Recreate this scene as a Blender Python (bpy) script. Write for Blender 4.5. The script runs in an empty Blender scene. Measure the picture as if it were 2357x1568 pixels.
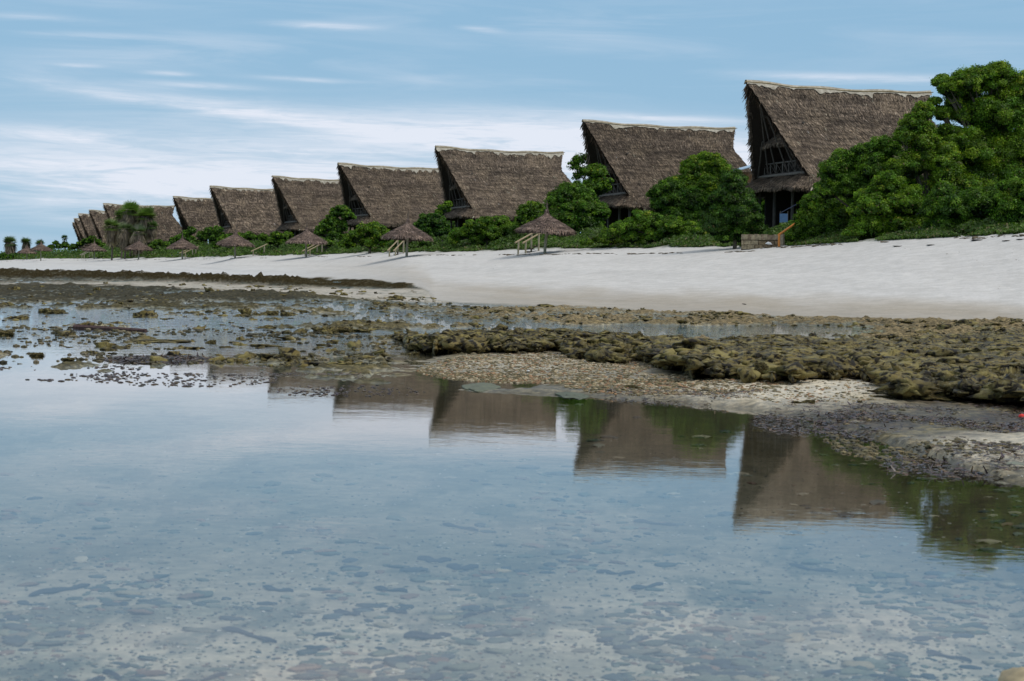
import bpy, math, random
import numpy as np
from mathutils import Matrix, Vector

# ------------------------------------------------------------------ camera, sky, sun
sc = bpy.context.scene
COL = sc.collection
CAM_H = 1.19
FPX, CXP, CYP = 4255.0, 1178.5, 784.0          # focal length and centre in units of a 2357 px wide picture
PITCH = math.atan(132 / FPX)
ROLL = math.atan(0.0225)
cam_data = bpy.data.cameras.new('camera')
cam = bpy.data.objects.new('camera', cam_data)
COL.objects.link(cam)
fw = Vector((0, math.cos(PITCH), -math.sin(PITCH)))
up0 = Vector((0, math.sin(PITCH), math.cos(PITCH)))
rt0 = Vector((1, 0, 0))
rt = rt0 * math.cos(ROLL) + up0 * math.sin(ROLL)
up = up0 * math.cos(ROLL) - rt0 * math.sin(ROLL)
cam.matrix_world = Matrix(((rt.x, up.x, -fw.x, 0), (rt.y, up.y, -fw.y, 0), (rt.z, up.z, -fw.z, CAM_H), (0, 0, 0, 1)))
cam_data.sensor_width = 36
cam_data.lens = 36 * FPX / 2357
cam_data.clip_start = 0.1
cam_data.clip_end = 9000
cam_data.dof.use_dof = True
cam_data.dof.focus_distance = 90
cam_data.dof.aperture_fstop = 8.5
sc.camera = cam

SUN_EL, SUN_AZ = math.radians(52), math.radians(118)     # azimuth clockwise from +Y
world = bpy.data.worlds.new('World')
sc.world = world
world.use_nodes = True
wt = world.node_tree
wt.nodes.clear()


class NT:
    """tiny node helper"""
    def __init__(s, tree): s.t = tree
    def n(s, typ, **kw):
        nd = s.t.nodes.new(typ)
        for k, v in kw.items(): setattr(nd, k, v)
        return nd
    def link(s, a, b): s.t.links.new(a, b)
    def setin(s, sock, v):
        if isinstance(v, bpy.types.NodeSocket): s.link(v, sock)
        else: sock.default_value = v
    def math(s, op, a, b=0.0, c=0.0, clamp=False):
        nd = s.n('ShaderNodeMath', operation=op); nd.use_clamp = clamp
        s.setin(nd.inputs[0], a); s.setin(nd.inputs[1], b)
        if op in ('MULTIPLY_ADD', 'SMOOTH_MIN', 'COMPARE'): s.setin(nd.inputs[2], c)
        return nd.outputs[0]
    def mix(s, fac, a, b, blend='MIX'):
        nd = s.n('ShaderNodeMix', data_type='RGBA', blend_type=blend)
        s.setin(nd.inputs[0], fac)
        s.setin(nd.inputs[6], a if isinstance(a, bpy.types.NodeSocket) else (*a, 1))
        s.setin(nd.inputs[7], b if isinstance(b, bpy.types.NodeSocket) else (*b, 1))
        return nd.outputs[2]
    def rng(s, v, a, b, c=0.0, d=1.0, smooth=True):
        nd = s.n('ShaderNodeMapRange', interpolation_type='SMOOTHSTEP' if smooth else 'LINEAR')
        s.setin(nd.inputs[0], v)
        for i, q in enumerate((a, b, c, d)): s.setin(nd.inputs[i + 1], q)
        return nd.outputs[0]
    def noise(s, vec, scale, detail=4, rough=0.55, dist=0.0):
        nd = s.n('ShaderNodeTexNoise'); s.setin(nd.inputs['Vector'], vec)
        nd.inputs['Scale'].default_value = scale; nd.inputs['Detail'].default_value = detail
        nd.inputs['Roughness'].default_value = rough; nd.inputs['Distortion'].default_value = dist
        return nd.outputs['Fac']
    def comb(s, x, y, z=0.0):
        nd = s.n('ShaderNodeCombineXYZ')
        for i, q in enumerate((x, y, z)): s.setin(nd.inputs[i], q)
        return nd.outputs[0]


W = NT(wt)
tc = W.n('ShaderNodeTexCoord')
sep = W.n('ShaderNodeSeparateXYZ'); W.link(tc.outputs['Generated'], sep.inputs[0])
dx, dy, dz = sep.outputs
sky = W.n('ShaderNodeTexSky', sky_type='NISHITA')
sky.sun_disc = False
sky.sun_elevation = SUN_EL
sky.sun_rotation = SUN_AZ
sky.air_density = 1.0; sky.dust_density = 0.6; sky.ozone_density = 1.6
# thin high cloud sheets: laid out on azimuth / elevation of the sky dome
az = W.math('ARCTAN2', dx, dy)
el = W.math('ARCSINE', dz)
elp = W.math('MAXIMUM', el, 0.0)
sx = W.math('MULTIPLY', az, 7.0)
sy = W.math('MULTIPLY', W.math('POWER', elp, 0.85), 46.0)
cv = W.comb(sx, sy, 0.0)
n_big = W.noise(cv, 0.55, 3, 0.5, 0.6)
n_streak = W.noise(W.comb(W.math('MULTIPLY', az, 9.0), W.math('MULTIPLY', elp, 85.0), 3.0), 0.8, 6, 0.6, 0.7)
n_fine = W.noise(W.comb(W.math('MULTIPLY', az, 34.0), W.math('MULTIPLY', elp, 420.0), 7.0), 0.8, 5, 0.65, 1.2)


def gauss(a0, e0, wa, we, slope=0.0):
    """soft patch of cloud round azimuth a0, elevation e0 (tangents), sheared by slope, edges broken by noise"""
    da = W.math('DIVIDE', W.math('SUBTRACT', az, a0), wa)
    e1 = W.math('SUBTRACT', W.math('SUBTRACT', el, e0), W.math('MULTIPLY', W.math('SUBTRACT', az, a0), slope))
    e1 = W.math('ADD', e1, W.math('MULTIPLY', W.math('SUBTRACT', n_streak, 0.5), we * 2.6))
    de = W.math('DIVIDE', e1, we)
    q = W.math('ADD', W.math('MULTIPLY', da, da), W.math('MULTIPLY', de, de))
    return W.math('EXPONENT', W.math('MULTIPLY', q, -1.0))


def px(x, y):
    X = x - CXP; Y = y - (652 + .0225 * (x - CXP))
    return X / FPX, -Y / FPX


def cloud(x, y, hw, hh, slope_img, amp):
    a, e = px(x, y)
    return W.math('MULTIPLY', gauss(a, e, hw / FPX, hh / FPX, -slope_img), amp)


parts = [cloud(1250, 315, 440, 46, 0.04, 1.15), cloud(650, 272, 420, 26, 0.10, 0.55), cloud(250, 225, 330, 12, .10, .35),
         cloud(430, 208, 130, 8, 0.0, 0.8), cloud(200, 104, 150, 8, -0.02, 0.5), cloud(740, 68, 110, 8, 0.0, 0.55),
         cloud(1090, 76, 45, 6, 0.05, 0.6), cloud(385, 181, 50, 5, 0.0, 0.5), cloud(700, 190, 110, 5, 0.02, .4),
         cloud(90, 66, 120, 8, 0.0, 0.35), cloud(90, 318, 260, 16, 0.03, 0.6), cloud(350, 400, 620, 55, 0.02, 0.5),
         cloud(1950, 190, 260, 10, 0.02, 0.55), cloud(1500, 275, 300, 9, 0.03, 0.5), cloud(780, 350, 500, 40, 0.05, 0.42),
         cloud(1700, 360, 500, 50, 0.0, .55), cloud(200, 168, 50, 4, 0.0, 0.4), cloud(500, 1, 500, 18, 0, .15), cloud(1100, 440, 900, 70, 0.0, .35), cloud(300, 400, 620, 75, 0, .42), cloud(1500, -120, 900, 60, 0.03, .35), cloud(700, -260, 900, 70, -.03, .5)]
acc = parts[0]
for q in parts[1:]: acc = W.math('ADD', acc, q)
acc = W.math('MULTIPLY', acc, W.rng(n_fine, 0.25, 0.7, 0.66, 1.15)); acc = W.math('MULTIPLY', acc, W.rng(n_streak, .32, .62, .5, 1.15))
gen = W.math('MULTIPLY', W.rng(n_big, 0.42, 0.75), W.rng(n_streak, 0.3, 0.75))
gen = W.math('MULTIPLY', gen, W.rng(el, 0.0, 0.2, 0.45, 0.95))
soft = W.math('MULTIPLY', W.math('SUBTRACT', n_streak, 0.45), 0.35)
dens = W.math('ADD', W.math('ADD', acc, W.math('MULTIPLY', gen, 0.42)), soft, clamp=True)
dens = W.math('MULTIPLY', dens, 0.86)
# clear part of the sky: the Nishita sky seen through a thin blue-grey veil
veil = W.mix(W.rng(el, 0.0, 0.16), (2.15, 3.5, 4.75), (1.85, 3.25, 4.6))
veil = W.mix(W.rng(el, 0.2, 0.9), veil, (5.2, 5.35, 5.5))
clear = W.mix(W.rng(el, 0.0, 0.5, 0.92, 0.8), sky.outputs[0], veil)
col = W.mix(dens, clear, (5.75, 5.95, 6.55))
bg = W.n('ShaderNodeBackground'); W.link(col, bg.inputs[0]); bg.inputs[1].default_value = 0.1
wo = W.n('ShaderNodeOutputWorld'); W.link(bg.outputs[0], wo.inputs[0])

sd = bpy.data.lights.new('sun', 'SUN'); sd.energy = 1.1; sd.angle = math.radians(22); sd.color = (1, .955, .89)
sun = bpy.data.objects.new('sun', sd); COL.objects.link(sun)
sv = Vector((math.cos(SUN_EL) * math.sin(SUN_AZ), math.cos(SUN_EL) * math.cos(SUN_AZ), math.sin(SUN_EL)))
sun.rotation_euler = sv.to_track_quat('Z', 'Y').to_euler()
sc.view_settings.view_transform = 'Standard'; sc.view_settings.look = 'None'
sc.view_settings.gamma = 1; sc.view_settings.use_curve_mapping = False
sc.view_settings.exposure = 0.55
sc.render.film_transparent = False
try:
    sc.cycles.max_bounces = 6; sc.cycles.transparent_max_bounces = 10; sc.cycles.glossy_bounces = 3; sc.cycles.diffuse_bounces = 3
except Exception: pass

# ------------------------------------------------------------------ helpers
rng = np.random.default_rng(11)
random.seed(5)


def _hash(ix, iy, iz):
    h = (ix.astype(np.int64) * 374761393 + iy.astype(np.int64) * 668265263 + iz.astype(np.int64) * 2147483647 // 3) & 0xffffffff
    h = ((h ^ (h >> 13)) * 1274126177) & 0xffffffff
    h = ((h ^ (h >> 16)) * 2246822519) & 0xffffffff
    return ((h ^ (h >> 15)) & 0xffffff) / float(0xffffff)


def vnoise(x, y, z=None):
    if z is None: z = np.zeros_like(x)
    ix, iy, iz = np.floor(x), np.floor(y), np.floor(z)
    fx, fy, fz = x - ix, y - iy, z - iz
    fx = fx * fx * (3 - 2 * fx); fy = fy * fy * (3 - 2 * fy); fz = fz * fz * (3 - 2 * fz)
    def L(a, b, t): return a + (b - a) * t
    c = [[[_hash(ix + i, iy + j, iz + k) for k in (0, 1)] for j in (0, 1)] for i in (0, 1)]
    r = [L(L(c[0][0][k], c[1][0][k], fx), L(c[0][1][k], c[1][1][k], fx), fy) for k in (0, 1)]
    return L(r[0], r[1], fz)


def fbm(x, y, z=None, o=4, g=0.5):
    x = np.asarray(x, float); y = np.asarray(y, float)
    z = np.zeros_like(x) if z is None else np.asarray(z, float)
    s = 0; a = 1; t = 0
    for i in range(o):
        s = s + a * vnoise(x + i * 17.3, y + i * 9.1, z + i * 5.7); t += a; a *= g
        x, y, z = x * 2.03, y * 2.03, z * 2.03
    return s / t


def sstep(a, b, v):
    t = np.clip((v - a) / (b - a), 0, 1); return t * t * (3 - 2 * t)


def mesh_np(name, V, F, cols=None, smooth=False, attrs=None):
    """mesh from arrays: V (n,3), F (m,k) all faces with k corners; cols per vertex"""
    V = np.asarray(V, np.float32); F = np.asarray(F, np.int32)
    me = bpy.data.meshes.new(name)
    m, k = F.shape
    me.vertices.add(len(V)); me.vertices.foreach_set('co', V.ravel())
    me.loops.add(m * k); me.loops.foreach_set('vertex_index', F.ravel())
    me.polygons.add(m); me.polygons.foreach_set('loop_start', np.arange(0, m * k, k, dtype=np.int32))
    me.update(calc_edges=True)
    if cols is not None:
        C = np.ones((len(V), 4), np.float32); C[:, :3] = cols
        at = me.color_attributes.new('Col', 'FLOAT_COLOR', 'POINT'); at.data.foreach_set('color', C.ravel())
    for kx, vv in (attrs or {}).items():
        at = me.attributes.new(kx, 'FLOAT', 'POINT'); at.data.foreach_set('value', np.asarray(vv, np.float32))
    me.polygons.foreach_set('use_smooth', np.full(m, smooth, dtype=bool))
    return me


class MB:
    """collects quads / boxes / tubes of one mesh"""
    def __init__(s): s.v = []; s.f = []; s.c = []
    def add(s, v, f, c=(1, 1, 1)):
        o = len(s.v); s.v += [tuple(q) for q in v]; s.f += [tuple(i + o for i in g) for g in f]; s.c += [c] * len(v)
    def box(s, x0, x1, y0, y1, z0, z1, c=(1, 1, 1), jig=0):
        r = lambda: random.uniform(-jig, jig)
        v = [(x + r(), y + r(), z + r()) for z in (z0, z1) for x, y in ((x0, y0), (x1, y0), (x1, y1), (x0, y1))]
        s.add(v, [(0, 3, 2, 1), (4, 5, 6, 7), (0, 1, 5, 4), (1, 2, 6, 5), (2, 3, 7, 6), (3, 0, 4, 7)], c)
    def tube(s, pts, rad, n=7, c=(1, 1, 1)):
        pts = [Vector(p) for p in pts]
        if not hasattr(rad, '__len__'): rad = [rad] * len(pts)
        v = []; f = []
        for i, p in enumerate(pts):
            d = (pts[min(i + 1, len(pts) - 1)] - pts[max(i - 1, 0)]).normalized()
            a = d.orthogonal().normalized() if i == 0 else (a - d * a.dot(d)).normalized()
            b = d.cross(a)
            for k in range(n):
                t = 2 * math.pi * k / n; v.append(p + (a * math.cos(t) + b * math.sin(t)) * rad[i])
        for i in range(len(pts) - 1):
            for k in range(n):
                f.append((i * n + k, i * n + (k + 1) % n, (i + 1) * n + (k + 1) % n, (i + 1) * n + k))
        f.append(tuple(range(n - 1, -1, -1))); f.append(tuple(range((len(pts) - 1) * n, len(pts) * n)))
        s.add(v, f, c)
    def mesh(s, name, smooth=False):
        me = bpy.data.meshes.new(name); me.from_pydata(s.v, [], s.f); me.update()
        C = np.ones((len(s.v), 4), np.float32); C[:, :3] = np.array(s.c)
        at = me.color_attributes.new('Col', 'FLOAT_COLOR', 'POINT'); at.data.foreach_set('color', C.ravel())
        if smooth: me.polygons.foreach_set('use_smooth', np.ones(len(me.polygons), dtype=bool))
        return me


def obj(name, me, mat=None, parent=None, loc=None):
    if isinstance(me, MB): me = me.mesh(name)
    if mat is not None and not me.materials: me.materials.append(mat)
    o = bpy.data.objects.new(name, me); COL.objects.link(o)
    if parent: o.parent = parent
    if loc is not None: o.location = loc
    return o


def thing(name, label, cat, loc=(0, 0, 0), rz=0, group=None, data=None, mat=None):
    if data is not None and mat is not None and not data.materials: data.materials.append(mat)
    o = bpy.data.objects.new(name, data); COL.objects.link(o)
    o.location = loc; o.rotation_euler = (0, 0, rz); tag(o, label, cat, group)
    return o


def tag(o, label=None, cat=None, group=None, kind=None):
    if label: o['label'] = label
    if cat: o['category'] = cat
    if group: o['group'] = group
    if kind: o['kind'] = kind
    return o


def copy_tree(o, parent=None):
    c = o.copy(); COL.objects.link(c); c.parent = parent
    for ch in list(o.children): copy_tree(ch, c)
    return c


def proj(X, Y, Z):
    Z = Z - CAM_H
    f_ = Y * math.cos(PITCH) - Z * math.sin(PITCH); u_ = Y * math.sin(PITCH) + Z * math.cos(PITCH)
    a = X / f_ * FPX; b = -u_ / f_ * FPX
    return CXP + a * math.cos(ROLL) - b * math.sin(ROLL), CYP + a * math.sin(ROLL) + b * math.cos(ROLL)


def ray(x, y):
    a = (x - CXP); b = (y - CYP)
    a, b = a * math.cos(ROLL) + b * math.sin(ROLL), -a * math.sin(ROLL) + b * math.cos(ROLL)
    d = rt0 * a - up0 * b + fw * FPX
    return d / d.y                                   # per metre of depth Y


def at(x, y, D):
    d = ray(x, y); return Vector((d.x * D, D, CAM_H + d.z * D))


# ------------------------------------------------------------------ materials
def mat(name, build):
    m = bpy.data.materials.new(name); m.use_nodes = True; m.node_tree.nodes.clear()
    N = NT(m.node_tree); out = N.n('ShaderNodeOutputMaterial')
    build(N, out); return m


def pbr(N, out, color, rough=0.8, spec=0.3, bump=None, bs=0.3, bd=0.02):
    p = N.n('ShaderNodeBsdfPrincipled')
    N.setin(p.inputs['Base Color'], color if isinstance(color, bpy.types.NodeSocket) else (*color, 1))
    N.setin(p.inputs['Roughness'], rough); p.inputs['Specular IOR Level'].default_value = spec
    if bump is not None:
        b = N.n('ShaderNodeBump'); b.inputs['Strength'].default_value = bs; b.inputs['Distance'].default_value = bd
        N.link(bump, b.inputs['Height']); N.link(b.outputs[0], p.inputs['Normal'])
    N.link(p.outputs[0], out.inputs[0]); return p


def vcol(N): return N.n('ShaderNodeVertexColor', layer_name='Col').outputs[0]
def ocoord(N): return N.n('ShaderNodeTexCoord').outputs['Object']


def m_thatch(N, out):
    co = ocoord(N)
    mp = N.n('ShaderNodeMapping'); N.link(co, mp.inputs[0]); mp.inputs['Scale'].default_value = (.55, .55, 3.6)
    n1 = N.noise(mp.outputs[0], 1.6, 5, 0.65); n2 = N.noise(mp.outputs[0], 7, 4, 0.6)
    c = N.mix(N.rng(n1, .3, .7, 0, 1), (.52, .50, .50), (1.3, 1.26, 1.2))
    c = N.mix(1.0, c, N.mix(N.rng(n2, .3, .7), (.72, .72, .72), (1.2, 1.2, 1.2)), 'MULTIPLY')
    oi = N.n('ShaderNodeObjectInfo').outputs['Random']; c = N.mix(1.0, c, N.mix(oi, (.86, .84, .82), (1.12, 1.1, 1.08)), 'MULTIPLY')
    n3 = N.noise(co, .45, 3, .5); c = N.mix(1.0, c, N.mix(N.rng(n3, .35, .65), (.84, .83, .84), (1.12, 1.1, 1.06)), 'MULTIPLY')
    pbr(N, out, N.mix(1.0, vcol(N), c, 'MULTIPLY'), .85, .2)


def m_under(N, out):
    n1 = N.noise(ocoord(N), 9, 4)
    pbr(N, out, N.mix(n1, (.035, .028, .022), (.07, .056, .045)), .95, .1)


def m_wood(N, out):
    co = ocoord(N)
    mp = N.n('ShaderNodeMapping'); N.link(co, mp.inputs[0]); mp.inputs['Scale'].default_value = (14, 14, 2)
    n1 = N.noise(mp.outputs[0], 1.5, 5)
    c = N.mix(N.rng(n1, .3, .7), (.62, .62, .62), (1.2, 1.2, 1.2))
    pbr(N, out, N.mix(1.0, vcol(N), c, 'MULTIPLY'), .75, .25, n1, .3, .01)


def m_leaf(N, out):
    d = N.n('ShaderNodeBsdfDiffuse'); t = N.n('ShaderNodeBsdfTranslucent'); g = N.n('ShaderNodeBsdfGlossy')
    c = vcol(N); N.link(c, d.inputs[0])
    tcn = N.mix(1.0, c, (1.1, 1.35, .5), 'MULTIPLY'); N.link(tcn, t.inputs[0])
    g.inputs['Roughness'].default_value = .45; g.inputs[0].default_value = (1, 1, 1, 1)
    m1 = N.n('ShaderNodeMixShader'); m1.inputs[0].default_value = .32; N.link(d.outputs[0], m1.inputs[1]); N.link(t.outputs[0], m1.inputs[2])
    m2 = N.n('ShaderNodeMixShader'); m2.inputs[0].default_value = .018; N.link(m1.outputs[0], m2.inputs[1]); N.link(g.outputs[0], m2.inputs[2])
    N.link(m2.outputs[0], out.inputs[0])


def m_cap(N, out):
    n1 = N.noise(ocoord(N), 3, 5, .6)
    pbr(N, out, N.mix(N.rng(n1, .35, .7), (.36, .31, .24), (.56, .50, .40)), .9, .2, n1, .4, .03)


def m_ground(N, out):
    """sand, wet sand, mud: colour and wetness come with the terrain, grain is procedural"""
    co = ocoord(N)
    n1 = N.noise(co, 1.3, 6, .6); n2 = N.noise(co, 9, 5, .6); n3 = N.noise(co, 40, 4, .7)
    c = N.mix(1.0, vcol(N), N.mix(N.rng(n1, .3, .7), (.90, .90, .89), (1.06, 1.06, 1.06)), 'MULTIPLY')
    c = N.mix(1.0, c, N.mix(N.rng(n2, .3, .7), (.93, .93, .92), (1.05, 1.05, 1.05)), 'MULTIPLY')
    rock = N.n('ShaderNodeAttribute', attribute_name='rock').outputs['Fac']
    wet = N.n('ShaderNodeAttribute', attribute_name='wet').outputs['Fac']
    c2 = N.mix(1.0, c, N.mix(N.rng(n2, .35, .65), (.45, .45, .45), (1.6, 1.5, 1.35)), 'MULTIPLY')
    c2 = N.mix(1.0, c2, N.mix(N.rng(n3, .35, .65), (.65, .65, .65), (1.3, 1.3, 1.3)), 'MULTIPLY')
    c = N.mix(rock, c, c2)
    h = N.math('ADD', N.math('MULTIPLY', n2, .7), N.math('ADD', N.math('MULTIPLY', n3, .25), N.math('MULTIPLY', n1, 1.2)))
    p = pbr(N, out, c, N.rng(wet, 0, 1, .9, .45, False), .22, h, .45, .035); N.link(N.math('MULTIPLY', wet, .3), p.inputs['Specular IOR Level'])


def m_rock(N, out):
    co = ocoord(N)
    n1 = N.noise(co, 1.1, 5, .6); n2 = N.noise(co, 6, 6, .65); n3 = N.noise(co, 25, 4, .7)
    vo = N.n('ShaderNodeTexVoronoi'); N.link(co, vo.inputs[0]); vo.inputs['Scale'].default_value = 7
    c = N.mix(N.rng(n1, .35, .62), (.062, .050, .017), (.175, .132, .042))
    c = N.mix(N.rng(n2, .52, .75), c, (.21, .18, .085))
    c = N.mix(N.math('MULTIPLY', N.rng(n3, .56, .7), .6), c, (.25, .24, .18))
    c = N.mix(1.0, c, N.mix(N.rng(vo.outputs['Distance'], 0, .35), (.45, .45, .42), (1.1, 1.1, 1.1)), 'MULTIPLY')  # cell hollows darkened in colour as crevice shade
    hole_shade = N.noise(co, 11, 3, .5); c = N.mix(N.rng(hole_shade, .53, .42), c, (.018, .014, .008))  # dark spots painted in to look like shaded holes
    vo2 = N.noise(co, 2.6, 4, .6); c = N.mix(N.rng(vo2, .50, .64, 0, .85), c, (.27, .22, .075))
    h = N.math('ADD', N.math('MULTIPLY', n2, .7), N.math('ADD', N.math('MULTIPLY', n3, .3), N.math('MULTIPLY', vo.outputs['Distance'], .5)))
    pbr(N, out, c, N.rng(n2, .3, .7, .5, .9), .22, h, .8, .06)


def m_stone(N, out):
    co = ocoord(N); oi = N.n('ShaderNodeObjectInfo').outputs['Random']
    n1 = N.noise(co, 14, 5, .6)
    c = N.mix(N.rng(n1, .3, .7), (.75, .75, .75), (1.25, 1.25, 1.2))
    c = N.mix(1.0, vcol(N), c, 'MULTIPLY')
    c = N.mix(1.0, c, N.mix(oi, (.65, .7, .72), (1.4, 1.3, 1.15)), 'MULTIPLY')
    pbr(N, out, c, .75, .3, n1, .4, .01)


def m_bits(N, out): pbr(N, out, vcol(N), .8, .25)
def m_weed(N, out):
    pbr(N, out, vcol(N), .38, .5)


def m_water(N, out):
    co = ocoord(N)
    n1 = N.noise(co, 1.7, 3, .5); 
    mp = N.n('ShaderNodeMapping'); N.link(co, mp.inputs[0]); mp.inputs['Scale'].default_value = (1.0, 2.4, 1); mp.inputs['Rotation'].default_value = (0, 0, .35)
    n2 = N.noise(mp.outputs[0], 5.5, 3, .5)
    h = N.math('ADD', N.math('MULTIPLY', n1, 1.0), N.math('MULTIPLY', n2, .35))
    rip = N.n('ShaderNodeAttribute', attribute_name='ripple').outputs['Fac']
    b = N.n('ShaderNodeBump'); N.link(rip, b.inputs['Strength']); b.inputs['Distance'].default_value = .03
    N.link(h, b.inputs['Height'])
    fr = N.n('ShaderNodeFresnel'); fr.inputs[0].default_value = 1.333; N.link(b.outputs[0], fr.inputs[1])
    g = N.n('ShaderNodeBsdfGlossy'); g.inputs['Roughness'].default_value = 0.012; g.inputs[0].default_value = (1, 1, 1, 1); N.link(b.outputs[0], g.inputs['Normal'])
    t = N.n('ShaderNodeBsdfTransparent'); t.inputs[0].default_value = (.90, .94, .95, 1)
    m = N.n('ShaderNodeMixShader'); N.link(fr.outputs[0], m.inputs[0]); N.link(t.outputs[0], m.inputs[1]); N.link(g.outputs[0], m.inputs[2])
    N.link(m.outputs[0], out.inputs[0])


M_THATCH = mat('thatch', m_thatch); M_UNDER = mat('thatch_underside', m_under); M_WOOD = mat('wood', m_wood)
M_LEAF = mat('leaf', m_leaf); M_CAP = mat('ridge_plaster', m_cap); M_GROUND = mat('ground', m_ground)
M_ROCK = mat('reef_rock', m_rock); M_STONE = mat('stone', m_stone); M_WEED = mat('weed', m_weed)
M_WATER = mat('water', m_water); M_BITS = mat('bits', m_bits)


def flat(name, c, rough=.7):
    return mat(name, lambda N, out: pbr(N, out, N.mix(N.noise(ocoord(N), 6, 4), tuple(q * .8 for q in c), tuple(min(1, q * 1.2) for q in c)), rough, .3))


# ------------------------------------------------------------------ terrain
# profile of the shore along eleven rays from the water: knots (picture row, distance) from the reef flat up to the dune crest
XS = np.array([0, 100, 320, 540, 705, 936, 1254, 1520, 1800, 2080, 2357], float)
KN = [[(690, 66), (650, 140), (636, 220), (612, 330), (600, 470)],
      [(690, 66), (655, 125), (637, 200), (612, 300), (596, 400)],
      [(690, 66), (655, 115), (640, 170), (612, 245), (595, 300)],
      [(690, 66), (660, 105), (644, 145), (612, 195), (590.5, 222)],
      [(695, 65), (667, 95), (646, 130), (612, 175), (587, 203)],
      [(712, 62), (690, 76), (665, 98), (620, 135), (581, 165)],
      [(722, 60), (705, 70), (680, 83), (630, 110), (574, 142)],
      [(730, 58), (717, 67), (690, 77), (635, 98), (571, 128)],
      [(742, 55), (726, 63), (690, 73), (630, 90), (566, 113)],
      [(752, 53), (740, 58), (700, 67), (630, 81), (551, 101)],
      [(765, 49), (745, 56), (700, 64), (630, 75), (537, 92)]]
KU = np.array([ray(XS[i], KN[i][4][0]).x for i in range(11)])
KD = np.array([[40.5] + [d for _, d in k] for k in KN])
KZ = np.array([[0.0] + [CAM_H + ray(XS[i], y).z * d for y, d in k] for i, k in enumerate(KN)])
KD = np.hstack([KD, KD[:, -1:] + 14, KD[:, -1:] + 60]); KZ = np.hstack([KZ, KZ[:, -1:] * 0 + np.maximum(4.0, KZ[:, -1:] + .35), KZ[:, -1:] * 0 + 4.3])


def base_z(X, Y):
    Y = np.maximum(Y, 1.0); u = np.clip(X / Y, KU[0] - .1, KU[-1] + .12)
    uu = np.concatenate([[KU[0] - .1], KU, [KU[-1] + .12]])
    def ex(a): return np.concatenate([[a[0] + (a[0] - a[1]) * 1.0], a, [a[-1] + (a[-1] - a[-2]) * .8]])
    D = [np.interp(u, uu, ex(KD[:, j])) for j in range(KD.shape[1])]
    Z = [np.interp(u, uu, np.concatenate([[KZ[0, j]], KZ[:, j], [KZ[-1, j]]])) for j in range(KZ.shape[1])]
    z = np.zeros_like(Y)
    for j in range(len(D) - 1):
        t = np.clip((Y - D[j]) / (D[j + 1] - D[j]), 0, 1)
        z = np.where(Y >= D[j], Z[j] + (Z[j + 1] - Z[j]) * t, z)
    # softened slope distance from crest (m of depth, negative seaward)
    return z, Y - D[5]


def curve(pts):
    p = np.array(pts, float); return lambda x: np.interp(x, p[:, 0], p[:, 1])


c_sand = curve([(-400, 610), (0, 620), (300, 628), (600, 637), (850, 644), (930, 650), (985, 668), (1000, 690), (1100, 698), (1400, 710), (1700, 723), (2000, 736), (2357, 746), (3000, 775)])
c_pool = curve([(-400, 838), (0, 842), (250, 862), (480, 866), (625, 870), (780, 882), (1000, 893), (1250, 905), (1400, 917), (1550, 930), (1700, 944), (1850, 960), (1950, 992), (2050, 1022), (2130, 1052), (2230, 1082), (2357, 1112), (2700, 1200)])
c_bot = curve([(-400, 645), (0, 642), (300, 645), (600, 656), (850, 662), (985, 668)])


def band(v, a, b, fa, fb=None):
    fb = fa if fb is None else fb
    return sstep(a - fa, a + fa, v) * (1 - sstep(b - fb, b + fb, v))


def blob(x, y, cx, cy, rx, ry):
    return np.exp(-(((x - cx) / rx) ** 2 + ((y - cy) / ry) ** 2) ** 1.5)


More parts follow.
